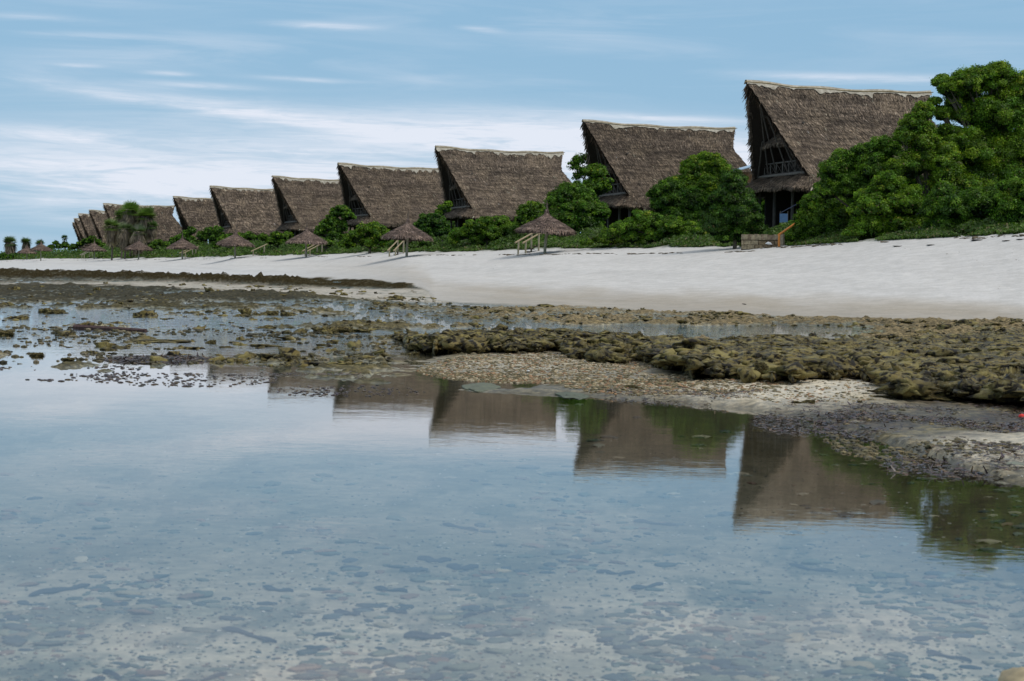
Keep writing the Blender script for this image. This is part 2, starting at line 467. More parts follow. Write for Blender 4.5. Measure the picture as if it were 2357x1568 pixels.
def terrain(X, Y):
    B, s = base_z(X, Y)
    x, y = proj(X, Y, B)
    n1 = fbm(X * .55, Y * .22, o=4); n2 = fbm(X * 3.0, Y * 1.3, o=4, g=.6); n3 = fbm(X * 9, Y * 5, o=3); nb = fbm(X * .12, Y * .05, o=3)
    wob = (n1 - .5)
    ys = y + wob * 9
    sand = 1 - sstep(-1.5, 2.5, ys - c_sand(x))
    pool = sstep(-6, 6, y + wob * 26 + (n2 - .5) * 14 - c_pool(x))
    # ---- reef flat relief above the film of water
    cov = np.interp(y, [640, 690, 700, 730, 770, 800, 850, 900], [.47, .47, .43, .42, .37, .35, .42, .45])
    cov = cov - .10 * sstep(700, 740, y) * (1 - sstep(800, 850, y)) * (1 - sstep(500, 900, x)) 
    cov = cov + .09 * band(y, 652, 693, 6) * (1 - sstep(650, 800, x))                 # dark rock flat far left
    cov = cov + .20 * blob(x, y, 640, 680, 110, 10) + .14 * blob(x, y, 370, 706, 230, 8) + .10 * blob(x, y, 500, 800, 90, 9)
    cov = cov + .16 * blob(x, y, 850, 756, 110, 14) + .12 * blob(x, y, 650, 745, 80, 16) + .1 * blob(x, y, 900, 702, 70, 6)
    cov = cov + .07 * sstep(900, 1100, x) * band(y, 705, 752, 8) + .10 * sstep(1250, 1500, x) * band(y, 735, 752, 5)
    cov = cov - .5 * band(y, 751, 777, 5) * sstep(1150, 1300, x) * (1 - sstep(1750, 2000, x))   # lagoon strip behind the shelf
    cov = cov + .2 * sstep(1900, 2100, x) * band(y, 750, 800, 8)
    cov = cov + .08 * band(x, 880, 1150, 60) * band(y, 805, 835, 8) + .05 * band(x, 950, 1600, 80) * band(y, 815, 890, 12)
    relief = (n2 * .6 + n1 * .4) - (1 - cov)
    cell = vnoise(X * 3.1 + 5, Y * 1.1); pk = np.maximum(0, n3 - .42)
    zr = np.where(relief > 0, relief ** .8 * .42 * (.5 + cell) + pk * .16, relief * .22)
    zr = zr * np.clip(Y / 45, .6, 1.0) * .85
    berm = (1 - sstep(-2, 3, y - c_bot(x) + wob * 8)) * (1 - sand) * (1 - sstep(930, 1010, x))
    spit = band(y + wob * 8, np.interp(x, [0, 400, 700, 1000], [652, 650, 664, 666]), np.interp(x, [0, 300, 600, 800, 1000], [656, 658, 676, 688, 697]), 3) * (1 - sstep(1010, 1060, x)) * (1 - sand)
    # ---- colours
    def C(r, g, b): return np.array([r, g, b])[None, :]
    def mixc(a, b, t): return a * (1 - t[:, None]) + b * t[:, None]
    n = len(X)
    dry = C(.60, .575, .545); damp = C(.40, .35, .285)
    t_d = sstep(-62, -10, ys - c_sand(x) + wob * 30) * sstep(500, 1300, x)
    sandc = mixc(np.repeat(dry, n, 0), np.repeat(damp, n, 0), np.clip(t_d * 1.0, 0, 1))
    sandc = sandc * (1 + .16 * (fbm(s * .22 + n1, X * .03, o=3) - .5) + .10 * (n1 - .5))[:, None]
    rockc = mixc(np.repeat(C(.045, .042, .022), n, 0), np.repeat(C(.13, .112, .055), n, 0), np.clip((n1 - .3) * 2 + (n3 - .5), 0, 1))
    tan = sstep(800, 1300, x) * (1 - sstep(820, 860, y))
    rockc = mixc(rockc, np.repeat(C(.24, .19, .11), n, 0), tan * np.clip(n2 * 1.2, 0, .75))
    rockc = mixc(rockc, np.repeat(C(.035, .033, .022), n, 0), .75 * (1 - sstep(690, 720, y)) * (1 - sstep(600, 1000, x)))
    subc = mixc(np.repeat(C(.10, .12, .10), n, 0), np.repeat(C(.30, .28, .21), n, 0), np.clip((n1 - .35) * 2.5, 0, 1))
    subc = mixc(subc, np.repeat(C(.16, .22, .15), n, 0), .6 * band(y, 754, 776, 6) * sstep(1150, 1300, x))
    flatc = mixc(subc, rockc, sstep(-.01, .03, relief))
    # ---- shingle, sand and weed in front of the shelf
    front = sstep(870, 960, x) * sstep(806, 822, y + wob * 10)
    zf = .035 + (n2 - .5) * .05 + (n3 - .5) * .03
    fs = blob(x, y, 1880, 908, 330, 42) + blob(x, y, 2330, 1045, 240, 42) + .5 * blob(x, y, 1250, 845, 300, 28)
    fs = np.clip(fs * (.6 + n1), 0, 1)
    fc = mixc(np.repeat(C(.13, .115, .075), n, 0), np.repeat(C(.56, .50, .39), n, 0), np.clip(fs + (n3 - .5) * .5, 0, 1))
    zf = zf + fs * .05 - .055 * blob(x, y, 1650, 905, 160, 14) - .05 * blob(x, y, 1480, 880, 200, 12) - .075 * blob(x, y, 1080, 874, 230, 24) - .05 * blob(x, y, 940, 830, 90, 26)
    zr = zr * (1 - front) + zf * front; flatc = mixc(flatc, fc, front)
    wz = blob(x, y, 2200, 975, 330, 55) * (1 - fs * .7); fc2 = mixc(np.repeat(C(.06, .045, .028), n, 0), np.repeat(C(.16, .14, .08), n, 0), np.clip((n2 - .4) * 4, 0, 1)); flatc = mixc(flatc, fc2, front * np.clip(wz * 1.3, 0, .9))
    # ---- pool bed
    dd = np.maximum(0, y - c_pool(x))
    bed = -.055 - .13 * sstep(0, 260, dd) + (n1 - .5) * .05 + (n3 - .5) * .012
    bedc = mixc(np.repeat(C(.52, .465, .37), n, 0), np.repeat(C(.25, .26, .205), n, 0), np.clip((fbm(X * 1.7, Y * 1.2 + 9, o=4) - .42) * 4.0 , 0, 1) * .85)
    wp = fbm(X * 3.2, Y * 2.0 + 31, o=5, g=.62); bedc = mixc(bedc, np.repeat(C(.075, .105, .095), n, 0), .75 * sstep(.53, .60, wp))
    bedc = mixc(bedc, np.repeat(C(.17, .15, .105), n, 0), .68 * (1 - sstep(1150, 1400, y)))  # bed colour darkened here to deepen the reflections seen over it
    bedc = mixc(bedc, np.repeat(C(.085, .07, .035), n, 0), (1 - sstep(30 + 60 * sstep(1500, 2200, x), 170 + 110 * sstep(1200, 2200, x), dd)) * sstep(500, 900, x) * .95)  # brown near-shore bed, darkened further under the hut and tree reflections
    bedc = mixc(bedc, np.repeat(C(.58, .50, .37), n, 0), .6 * blob(x, y, 1900, 1540, 700, 90))
    # ---- blend
    lowsand = .05 + (n2 - .5) * .02
    dune = fbm(X * .35, Y * .12, o=3)
    tz = zr; col = flatc
    bz = .02 + np.clip(n2 * .6 + n3 * .4 - .38, 0, 1) * 1.3
    tz = tz * (1 - berm) + (bz * (1 - .75 * sstep(600, 760, x)) + (.03 * n2 - .02) * sstep(600, 760, x)) * berm
    col = mixc(col, np.repeat(C(.040, .033, .018), n, 0), berm * np.clip(.35 + 3.5 * (n2 * .7 + n3 * .3 - .30), 0, 1))
    tz = tz * (1 - spit) + (.02 + (n2 - .5) * .05) * spit; col = mixc(col, np.repeat(C(.46, .42, .36), n, 0), spit * sstep(.25, .5, n2))
    tz = tz * (1 - sand) + (lowsand + (dune - .5) * .14 + (n2 - .5) * .07 * sstep(-90, -20, -np.abs(ys - c_sand(x) + 110)) + (n3 - .5) * .02) * sand; col = mixc(col, sandc, sand)
    tz = tz * (1 - pool) + bed * pool; col = mixc(col, bedc, pool)
    # grassy soil behind the crest
    soil = sstep(-1.5, 1.5, s + (n2 - .5) * 5); col = mixc(col, np.repeat(C(.05, .075, .022), n, 0), soil)
    tz = tz + soil * (n1 - .4) * .5
    rockw = np.clip((1 - sand) * (1 - spit * .7) * (1 - pool * .75) * (1 - .6 * fs * front), 0, 1)
    wet = np.clip((1 - sand) * (1 - soil) * .8 * (1 - .75 * sstep(-.01, .03, relief) * (1 - pool)) * (1 - berm) * (1 - .6 * spit), 0, 1) + sand * sstep(-30, -3, ys - c_sand(x)) * .6
    return B + tz, col, rockw, np.clip(wet, 0, 1)


def tz_at(X, Y):
    return terrain(np.atleast_1d(np.asarray(X, float)), np.atleast_1d(np.asarray(Y, float)))[0]


def grid_faces(nr, nc):
    i = np.arange(nr - 1)[:, None] * nc + np.arange(nc - 1)[None, :]
    return np.stack([i, i + 1, i + nc + 1, i + nc], -1).reshape(-1, 4)


rows = np.concatenate([np.linspace(-40, 2.5, 8), np.linspace(3.2, 14, 80), np.linspace(14.2, 60, 260), np.linspace(60.4, 115, 130), 116 * (520 / 116) ** np.linspace(0, 1, 150), 540 * (8000 / 540) ** np.linspace(0, 1, 14)])
uc = np.concatenate([-np.linspace(6, .45, 14), np.linspace(-.40, .40, 620), np.linspace(.45, 6, 14)])
UU, RR = np.meshgrid(uc, rows)
XX = UU * np.maximum(RR, 9.0) ; YY = RR
Zt, Ct, Rk, Wt = terrain(XX.ravel(), YY.ravel())
me = mesh_np('beach_ground', np.stack([XX.ravel(), YY.ravel(), Zt], 1), grid_faces(*XX.shape), Ct, True, {'rock': Rk, 'wet': Wt})
tag(obj('ground', me, M_GROUND), kind='structure')

wr = np.concatenate([np.linspace(-38, 4, 6), np.linspace(5, 60, 60), np.linspace(62, 200, 60)])
wu = np.concatenate([-np.linspace(6, .45, 10), np.linspace(-.4, .4, 90), np.linspace(.45, 6, 10)])
U2, R2 = np.meshgrid(wu, wr); X2 = (U2 * np.maximum(R2, 9)).ravel(); Y2 = R2.ravel()
Zw, s2 = base_z(X2, Y2)
xw, yw = proj(X2, Y2, Zw)
Zw = np.where(yw < c_sand(xw) - 8, Zw - .6, Zw)
rip = np.interp(Y2, [0, 8, 24, 27, 33, 46, 150], [.03, .03, .03, .10, .4, .7, .7])
me = mesh_np('water', np.stack([X2, Y2, Zw], 1), grid_faces(*U2.shape), None, True, {'ripple': rip})
tag(obj('water', me, M_WATER), kind='structure')

# ------------------------------------------------------------------ blades, leaves and crowns in bulk
def blades(P, D, Nn, length, width, cols, tip=.35, lift=.0):
    """P base points, D unit direction, Nn surface normal -> quads tapering to the tip"""
    n = len(P); S = np.cross(D, Nn); S /= np.linalg.norm(S, axis=1, keepdims=True) + 1e-9
    L = np.broadcast_to(np.asarray(length, float), (n,))[:, None]; Wd = np.broadcast_to(np.asarray(width, float), (n,))[:, None]
    a = P - S * Wd / 2; b = P + S * Wd / 2; tipc = P + D * L + Nn * lift
    c = tipc + S * Wd / 2 * tip; d = tipc - S * Wd / 2 * tip
    V = np.stack([a, b, c, d], 1).reshape(-1, 3); F = np.arange(4 * n).reshape(n, 4)
    return V, F, np.repeat(cols, 4, 0)


def joinv(parts):
    V = []; F = []; C = []; o = 0
    for v, f, c in parts:
        V.append(v); F.append(f + o); C.append(c); o += len(v)
    return np.concatenate(V), np.concatenate(F), np.concatenate(C)


TH = np.array([.172, .134, .098])


def thatch_cols(n, r, dark=1.0):
    k = np.exp(r.normal(0, .38, n))[:, None]; g = r.random(n)[:, None]
    c = TH * k * dark * (1 - .25 * g) + g * .25 * np.array([.145, .135, .13]) * k * dark
    return np.clip(c, .012, .42)


def surf_thatch(fn, nt, nv, r, rowstep, blade_w, length, base_col=.55, thick=.2, dirfn=None, jitter=1.0, tip=.35):
    """fn(t,v)->(n,3) surface, t runs down the slope, v along it. Returns (blade arrays, shell arrays)"""
    T, Vv = np.meshgrid(np.linspace(0, 1, nt), np.linspace(0, 1, nv), indexing='ij')
    P = fn(T.ravel(), Vv.ravel()).reshape(nt, nv, 3)
    dt = np.gradient(P, axis=0); dv = np.gradient(P, axis=1)
    N = np.cross(dt, dv); N /= np.linalg.norm(N, axis=2, keepdims=True) + 1e-9
    if N[..., 2].mean() < 0: N = -N
    top = P.reshape(-1, 3); bot = (P - N * thick).reshape(-1, 3)
    f = grid_faces(nt, nv); k = nt * nv
    ring = [i * nv for i in range(nt)] + [(nt - 1) * nv + j for j in range(1, nv)] + [i * nv + nv - 1 for i in range(nt - 2, -1, -1)] + [j for j in range(nv - 2, 0, -1)]
    ring = np.array(ring); nx = np.roll(ring, -1)
    side = np.stack([ring, nx, nx + k, ring + k], 1)
    shell = (np.concatenate([top, bot]), np.concatenate([f, f[:, ::-1] + k, side]), np.full((2 * k, 3), 1.0) * TH * base_col)
    # blade rows
    e = 1e-3
    slope_len = np.linalg.norm(fn(np.array([1.]), np.array([.5])) - fn(np.array([0.]), np.array([.5])))
    nrow = max(2, int(slope_len / rowstep)); out = []
    for i in range(nrow):
        t0 = i / nrow
        q_ = fn(np.full(25, max(t0, .03)), np.linspace(0, 1, 25)); wl = np.linalg.norm(np.diff(q_, axis=0), axis=1).sum()
        m = max(6, int(wl / (blade_w * .62)))
        v = (np.arange(m) + r.random(m)) / m
        t = np.clip(t0 + (r.random(m) - .5) * .9 / nrow * jitter + .35 * (fbm(v * wl * .9 + i * 3, v * 0 + i * 1.7, o=2) - .5) / nrow * 2, 0, .995)
        p = fn(t, v); a = fn(np.clip(t + e, 0, 1), v) - fn(np.clip(t - e, 0, 1), v); b = fn(t, np.clip(v + e, 0, 1)) - fn(t, np.clip(v - e, 0, 1))
        nn = np.cross(a, b); nn /= np.linalg.norm(nn, axis=1, keepdims=True) + 1e-12
        nn[nn[:, 2] < 0] *= -1
        a /= np.linalg.norm(a, axis=1, keepdims=True) + 1e-12; b /= np.linalg.norm(b, axis=1, keepdims=True) + 1e-12
        d = a + b * r.normal(0, .22, m)[:, None] + nn * r.normal(.10, .06, m)[:, None]
        d /= np.linalg.norm(d, axis=1, keepdims=True)
        L = length * r.uniform(.6, 1.25, m)
        rowshade = .66 + .62 * _hash(np.array([i]), np.array([7]), np.array([3]))[0]
        big = .72 + .56 * fbm(p[:, 0] * .6, p[:, 2] * 1.7, p[:, 1] * .5, o=3)
        out.append(blades(p + nn * .03, d, nn, L, blade_w * r.uniform(.6, 1.3, m), thatch_cols(m, r) * (rowshade * big)[:, None], tip, .0))
    return joinv(out), shell


# ------------------------------------------------------------------ hut
RL = 14.9; HR = 12.1; HE = 4.35; TB = .85


def zr_of(x): return HR - .20 * np.clip(4 * (x / RL) * (1 - x / RL), 0, 1) + .05 * np.sin(x * 1.3)


def roof_side(sg):
    def fn(t, v):
        xf = np.where(t < TB, 2.83 * (t / TB), 2.83 + 1.2 * (t - TB) / (1 - TB))
        xr = np.where(t < .27, RL - .65 * (t / .27), RL - .65 + 4.0 * (np.clip(t - .27, 0, 1) / .73) ** .92)
        x = xf + (xr - xf) * v
        ridge = zr_of(np.clip(x, 0, RL))
        z = ridge + (HE - ridge) * t + .10 * np.sin(x * .8 + 2) * t
        y = 5.05 * t ** 1.1 + .12
        y = y - np.where(t > .27, 1.6 * ((t - .27) / .73) * np.clip((v - .9) / .1, 0, 1) ** 2, 0)
        return np.stack([x, sg * y, z], 1)
    return fn


def roof_rear(t, v):
    s = (v - .5) * 2; T = .12 + t * .88
    xr = np.where(T < .27, RL - .65 * (T / .27), RL - .65 + 4.0 * (np.clip(T - .27, 0, 1) / .73) ** .92)
    bul = np.where(T > .27, .9 * (T - .27) / .73, 0)
    ridge = zr_of(np.full_like(T, RL))
    yy = 5.05 * T ** 1.1 + .12 - np.where(T > .27, 1.6 * ((T - .27) / .73), 0)
    return np.stack([xr - .05 + bul * (1 - s ** 2), s * yy, ridge + (HE - ridge) * T], 1)


AP_T = np.array([(5.2, -4.30, 5.42), (3.4, -4.28, 5.45), (3.02, -4.0, 5.45), (2.98, -2, 5.42), (2.98, 2, 5.42), (3.02, 4.0, 5.45), (3.4, 4.28, 5.45), (5.2, 4.30, 5.42)])
AP_B = np.array([(4.8, -5.12, 4.25), (2.9, -5.0, 4.30), (1.75, -4.35, 4.42), (1.55, -1.8, 4.50), (1.55, 1.8, 4.50), (1.75, 4.35, 4.42), (2.9, 5.0, 4.30), (4.8, 5.12, 4.25)])


def apron(t, v):
    k = v * 7; q = np.linspace(0, 7, 8)
    a = np.stack([np.interp(k, q, AP_T[:, i]) for i in range(3)], 1); b = np.stack([np.interp(k, q, AP_B[:, i]) for i in range(3)], 1)
    p = a + (b - a) * t[:, None]; p[:, 2] += .12 * np.sin(np.pi * t) + .05 * np.sin(v * 40)
    return p


def visor(t, v):
    s = (v - .5) * 2; z = 9.15 - 1.35 * t
    w = 5.05 * ((HR - z) / (HR - HE)) ** 1.1 - .15
    return np.stack([3.5 - 1.35 * t + .25 * s * s, s * w, z - .12 * s * s], 1)


def ridge_cap(seed):
    # pale ridge capping with ragged lower edge, and the bamboo poles tied along it
    n = 120; xs = np.linspace(-.12, RL + .05, n); V = []; F = []
    drip = np.clip(fbm(xs * 1.9 + seed, xs * 0, o=4) - .36, 0, 1) ** 1.4 * 1.6 + .03
    drip *= .5 + 1.1 * fbm(xs * .35 + seed * 3, xs * 0 + 4, o=2)
    for i, x in enumerate(xs):
        zz = float(zr_of(np.clip(x, 0, RL))) + .16
        V += [(x, -.26 - drip[i] * .55, zz - .22 - drip[i]), (x, -.12, zz), (x, .12, zz), (x, .26 + drip[i] * .55, zz - .22 - drip[i] * .9)]
    for i in range(n - 1):
        for k in range(3): F.append((i * 4 + k, i * 4 + k + 1, (i + 1) * 4 + k + 1, (i + 1) * 4 + k))
    return mesh_np('ridge_cap', V, F)


def make_hut_meshes(seed, fine):
    r = np.random.default_rng(seed); M = {}
    bw, rs, ln = (.095, .16, .38) if fine else (.2, .3, .52)
    bl = []; sh = []
    for fn, nt, nv in ((roof_side(-1), 14, 34), (roof_side(1), 14, 34), (roof_rear, 12, 14)):
        b, s = surf_thatch(fn, nt, nv, r, rs, bw, ln); bl.append(b); sh.append(s)
    # verge fringe hanging from both raking edges
    for sg in (-1, 1):
        m = 420 if fine else 160; t = r.random(m) * TB
        p = roof_side(sg)(t, np.zeros(m)); p[:, 0] += r.uniform(-.05, .12, m); p[:, 2] -= r.uniform(0, .15, m)
        d = np.stack([r.normal(-.25, .2, m), r.normal(.25 * sg, .2, m), -np.ones(m)], 1); d /= np.linalg.norm(d, axis=1, keepdims=True)
        nn = np.tile(np.array([-.9, sg * -.4, .0]), (m, 1)); nn /= np.linalg.norm(nn, axis=1, keepdims=True)
        bl.append(blades(p, d, nn, r.uniform(.3, .75, m), bw * 1.1, thatch_cols(m, r, .8), .3))
        # eave fringe
        m = 700 if fine else 260; v = r.random(m); p = roof_side(sg)(np.ones(m), v)
        d = np.stack([r.normal(0, .15, m), r.normal(.2 * sg, .1, m), -np.ones(m)], 1); d /= np.linalg.norm(d, axis=1, keepdims=True)
        nn = np.tile(np.array([0, sg * 1., 0]), (m, 1))
        bl.append(blades(p, d, nn, r.uniform(.15, .42, m), bw, thatch_cols(m, r, .9), .3))
    M['roof_thatch'] = mesh_np('roof_thatch', *joinv(bl)); M['roof'] = mesh_np('roof', *joinv(sh))
    b, s = surf_thatch(apron, 6, 60, r, rs * .9, bw, ln * .8)
    m = 700 if fine else 240; v = r.random(m); p = apron(np.ones(m), v); d = np.stack([r.normal(-.15, .2, m), r.normal(0, .2, m), -np.ones(m)], 1); d /= np.linalg.norm(d, axis=1, keepdims=True)
    f = blades(p, d, np.tile(np.array([-1., 0, 0]), (m, 1)), r.uniform(.12, .36, m), bw, thatch_cols(m, r, 1.1), .3)
    M['apron_thatch'] = mesh_np('apron_thatch', *joinv([b, f])); M['apron_roof'] = mesh_np('apron_roof', *s)
    b, s = surf_thatch(visor, 5, 20, r, rs * .9, bw, ln * .7)
    m = 240 if fine else 90; v = r.random(m); p = visor(np.ones(m), v); d = np.stack([r.normal(-.15, .2, m), r.normal(0, .2, m), -np.ones(m)], 1); d /= np.linalg.norm(d, axis=1, keepdims=True)
    f = blades(p, d, np.tile(np.array([-1., 0, 0]), (m, 1)), r.uniform(.15, .4, m), bw, thatch_cols(m, r, .9), .3)
    M['visor_thatch'] = mesh_np('visor_thatch', *joinv([b, f])); M['visor_roof'] = mesh_np('visor_roof', *s)
    q = MB(); zz = lambda x: float(zr_of(np.clip(x, 0, RL)))
    q.tube([(x, -.24, zz(x) + .0 + random.uniform(-.02, .02)) for x in np.linspace(-.3, RL + .2, 9)], .035, 5, (.30, .22, .10)); M['ridge_pole'] = q.mesh('ridge_pole')
    return M


def beam(a, b, r, c=(.12, .1, .085), n=6, wob=.02):
    q = MB(); a = Vector(a); b = Vector(b); k = 4
    q.tube([a.lerp(b, i / k) + Vector((random.uniform(-wob, wob), random.uniform(-wob, wob), 0)) * (0 < i < k) for i in range(k + 1)], [r * (1 - .1 * i / k) for i in range(k + 1)], n, c)
    return q


def make_frame():
    """timber parts and added shade panel shared by all huts: list of (name, mesh, material)"""
    L = []; g = (.105, .09, .075); pale = (.20, .18, .155)
    def a(n, q, m=M_WOOD): L.append((n, q.mesh(n), m))
    a('floor_beam', beam((2.95, -4.3, 5.52), (2.95, 4.3, 5.52), .10, pale))
    q = MB(); q.box(3.1, 14.5, -3.9, 3.9, 5.1, 5.32, (.06, .05, .042)); a('floor', q)
    q = MB()
    hw = lambda z: 5.05 * ((HR - z) / (HR - HE)) ** 1.1 - .12
    zs = np.linspace(5.33, 11.4, 10); v = []; f = []
    for z in zs: v += [(4.6, -hw(z), z), (4.6, hw(z), z), (4.75, hw(z), z), (4.75, -hw(z), z)]
    for i in range(len(zs) - 1):
        for k in range(4): f.append((i * 4 + k, i * 4 + (k + 1) % 4, (i + 1) * 4 + (k + 1) % 4, (i + 1) * 4 + k))
    q.add(v, f, (.045, .036, .03)); a('wall', q)
    q = MB(); q.box(7.4, 14, -3.9, 3.6, 0, 5.05, (.05, .042, .034)); a('room', q)  # solid dark box, widened to read as gloom under the hut
    q = MB(); q.box(3.6, 7.3, 3.95, 4.1, 0, 5.0, (.035, .028, .022)); a('shade_panel', q)  # dark panel added to stand for the shade below the floor
    for y in (-4.15, -1.5, 1.5, 4.15): a('post', beam((3.15, y, -.4), (3.15, y * .97, 5.2), .13, g))
    for y in (-4.2, 4.2):
        for x in (7.2, 11.2, 15): a('post', beam((x, y, -.4), (x, y * .97, 4.9), .12, g))
    for y in (-1.5, 1.5): a('post_brace', beam((3.15, y, 4.1), (3.15, y - .6, 4.9), .06, g))
    a('top_rail', beam((3.25, -3.65, 6.47), (3.25, 3.65, 6.47), .055, pale)); a('bottom_rail', beam((3.25, -4.0, 5.68), (3.25, 4.0, 5.68), .045, g))
    ys = np.linspace(-3.55, 3.55, 8)
    for y in ys: a('rail_post', beam((3.25, y, 5.4), (3.25, y, 6.5), .05, pale, 5, .0))
    for y0, y1 in zip(ys[:-1], ys[1:]):
        a('brace', beam((3.22, y0, 5.68), (3.22, y1, 6.45), .03, g, 5, .0)); a('brace', beam((3.28, y0, 6.45), (3.28, y1, 5.68), .03, g, 5, .0))
    for y, zz in ((.9, 11.6), (2.3, 11.3), (-1.0, 11.6), (-2.4, 11.3)):
        a('rafter', beam((.75 + abs(y) * .12, y * .1, zz), (3.0, y, 5.5), .06, g))
    for x0, y0, z0, x1, y1, z1 in ((2.9, 3.9, 5.5, 2.1, 1.6, 8.0), (2.9, -3.9, 5.5, 2.1, -1.6, 8.0), (1.6, .9, 9.9, 3.4, .5, 9.1)):
        a('strut', beam((x0, y0, z0), (x1, y1, z1), .08, g))
    a('collar_beam', beam((3.6, -2.0, 9.2), (3.6, 2.0, 9.2), .08, g))
    return L


FRAME = make_frame()
HM = [make_hut_meshes(3, True), make_hut_meshes(8, True), make_hut_meshes(21, False)]


def make_hut(label, X, Y, phi, v, simple=False):
    t = thing('thatched_hut', label, 'thatched hut', (X, Y, 4.0), phi, 'thatched huts in a row behind the beach')
    M = HM[v]
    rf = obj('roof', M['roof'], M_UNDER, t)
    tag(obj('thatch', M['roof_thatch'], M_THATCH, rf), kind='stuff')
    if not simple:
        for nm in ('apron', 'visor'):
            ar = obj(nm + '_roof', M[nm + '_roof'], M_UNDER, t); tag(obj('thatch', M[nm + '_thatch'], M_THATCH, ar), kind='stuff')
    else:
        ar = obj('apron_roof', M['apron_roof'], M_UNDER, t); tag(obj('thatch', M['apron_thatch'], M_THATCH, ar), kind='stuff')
    obj('ridge_cap', ridge_cap(len(HUTPOS) * 5.3 + 2), M_CAP, t); obj('ridge_pole', M['ridge_pole'], M_WOOD, t)
    for n_, me_, m_ in FRAME:
        if simple and n_ in ('brace', 'rail_post', 'strut', 'post_brace', 'rafter', 'bottom_rail'): continue
        obj(n_, me_, m_, t)
    return t


HUTPOS = []


def tip_xy(x, y):
    d = ray(x, y); D = (16.1 + .16 - CAM_H) / d.z; return d.x * D, D


HUTS = [(1720, 184, .31, 0, 'largest-looking thatched hut, nearest, right beside the tall green tree and above the stone wall'),
        (1344, 275, .30, 1, 'thatched hut second from the right, with a bright green bush growing up its side'),
        (1005, 335, .33, 0, 'thatched hut third from the right, directly behind the nearest beach parasol'),
        (780, 374, .42, 1, 'thatched hut fourth from the right, roof ridge ragged and pale, behind two parasols'),
        (628, 404, .38, 0, 'narrow-looking thatched hut fifth from the right, half hidden by the fourth one'),
        (485, 427, .36, 2, 'thatched hut sixth from the right, above the parasol beside the free-standing handrail'),
        (400, 451, .34, 2, 'thatched hut seventh from the right, just right of the gap of sky'),
        (239, 467.5, .28, 2, 'thatched hut standing behind the shaggy palm clump, whole roof with flared rear'),
        (206, 482.5, .30, 2, 'distant thatched hut overlapped by the hut behind the palm clump'),
        (181.5, 491, .30, 2, 'distant thatched hut third from the left end of the row'),
        (171.4, 502, .30, 2, 'distant thatched hut, last but one at the left end of the row'),
        (167.5, 511.5, .32, 2, 'farthest and lowest-looking thatched hut at the left end of the row')]
for i, (x, y, phi, v, lab) in enumerate(HUTS):
    X, Y = tip_xy(x, y); HUTPOS.append((X, Y)); make_hut(lab, X, Y, phi, v, i >= 6)

# ------------------------------------------------------------------ parasols
def make_parasol(seed):
    r = np.random.default_rng(seed); R = 2.12
    prof_r = np.array([.07, .10, .26, .62, 1.15, 1.7, R]); prof_z = np.array([3.18, 2.92, 2.72, 2.48, 2.20, 1.90, 1.60])
    tt = np.linspace(0, 1, 7)
    def fn(t, v):
        a = v * 2 * np.pi; rr = np.interp(t, tt, prof_r) * (1 + .03 * np.sin(a * 8 + seed)); z = np.interp(t, tt, prof_z) + .05 * np.cos(a * 3 + seed) * t
        return np.stack([rr * np.cos(a), rr * np.sin(a), z], 1)
    b, s = surf_thatch(fn, 8, 33, r, .12, .075, .30, thick=.09, tip=.25)
    s[0][:, 2] -= .09
    m = 420; v = r.random(m); p = fn(np.ones(m), v); a = v * 2 * np.pi
    d = np.stack([np.cos(a) * .45 + r.normal(0, .15, m), np.sin(a) * .45 + r.normal(0, .15, m), -np.ones(m)], 1); d /= np.linalg.norm(d, axis=1, keepdims=True)
    nn = np.stack([np.cos(a), np.sin(a), 0 * a], 1)
    f = blades(p, d, nn, r.uniform(.08, .32, m), .06, thatch_cols(m, r, 1.25), .25)
    V, F, C = joinv([b, f]); C = np.clip(C * np.array([1.42, 1.36, 1.50]), 0, .6)
    q = MB(); q.tube([(0, 0, 2.9), (.02, 0, 3.2), (-.02, .01, 3.5), (-.05, 0, 3.85)], [.085, .06, .04, .015], 6, (.14, .11, .085))
    for k in range(5):
        q.tube([(0, 0, 3.3), (random.uniform(-.08, .08), random.uniform(-.08, .08), 3.6 + random.random() * .15)], [.02, .006], 4, (.15, .12, .09))
    p = MB(); p.tube([(0, 0, -.6), (.0, 0, .5), (.06, .0, 1.6), (.08, 0, 2.8)], [.115, .108, .10, .09], 9, (.33, .31, .22))
    rb = []
    for k in range(8):
        a_ = k * math.pi / 4; w = MB(); w.tube([(.1 * math.cos(a_), .1 * math.sin(a_), 2.55), (1.95 * math.cos(a_), 1.95 * math.sin(a_), 1.58)], .025, 5, (.12, .1, .08)); rb.append(w.mesh('rib'))
    return dict(thatch=mesh_np('parasol_thatch', V, F, C), shell=mesh_np('canopy', *s), spike=q.mesh('spike'), pole=p.mesh('pole', True), ribs=rb)


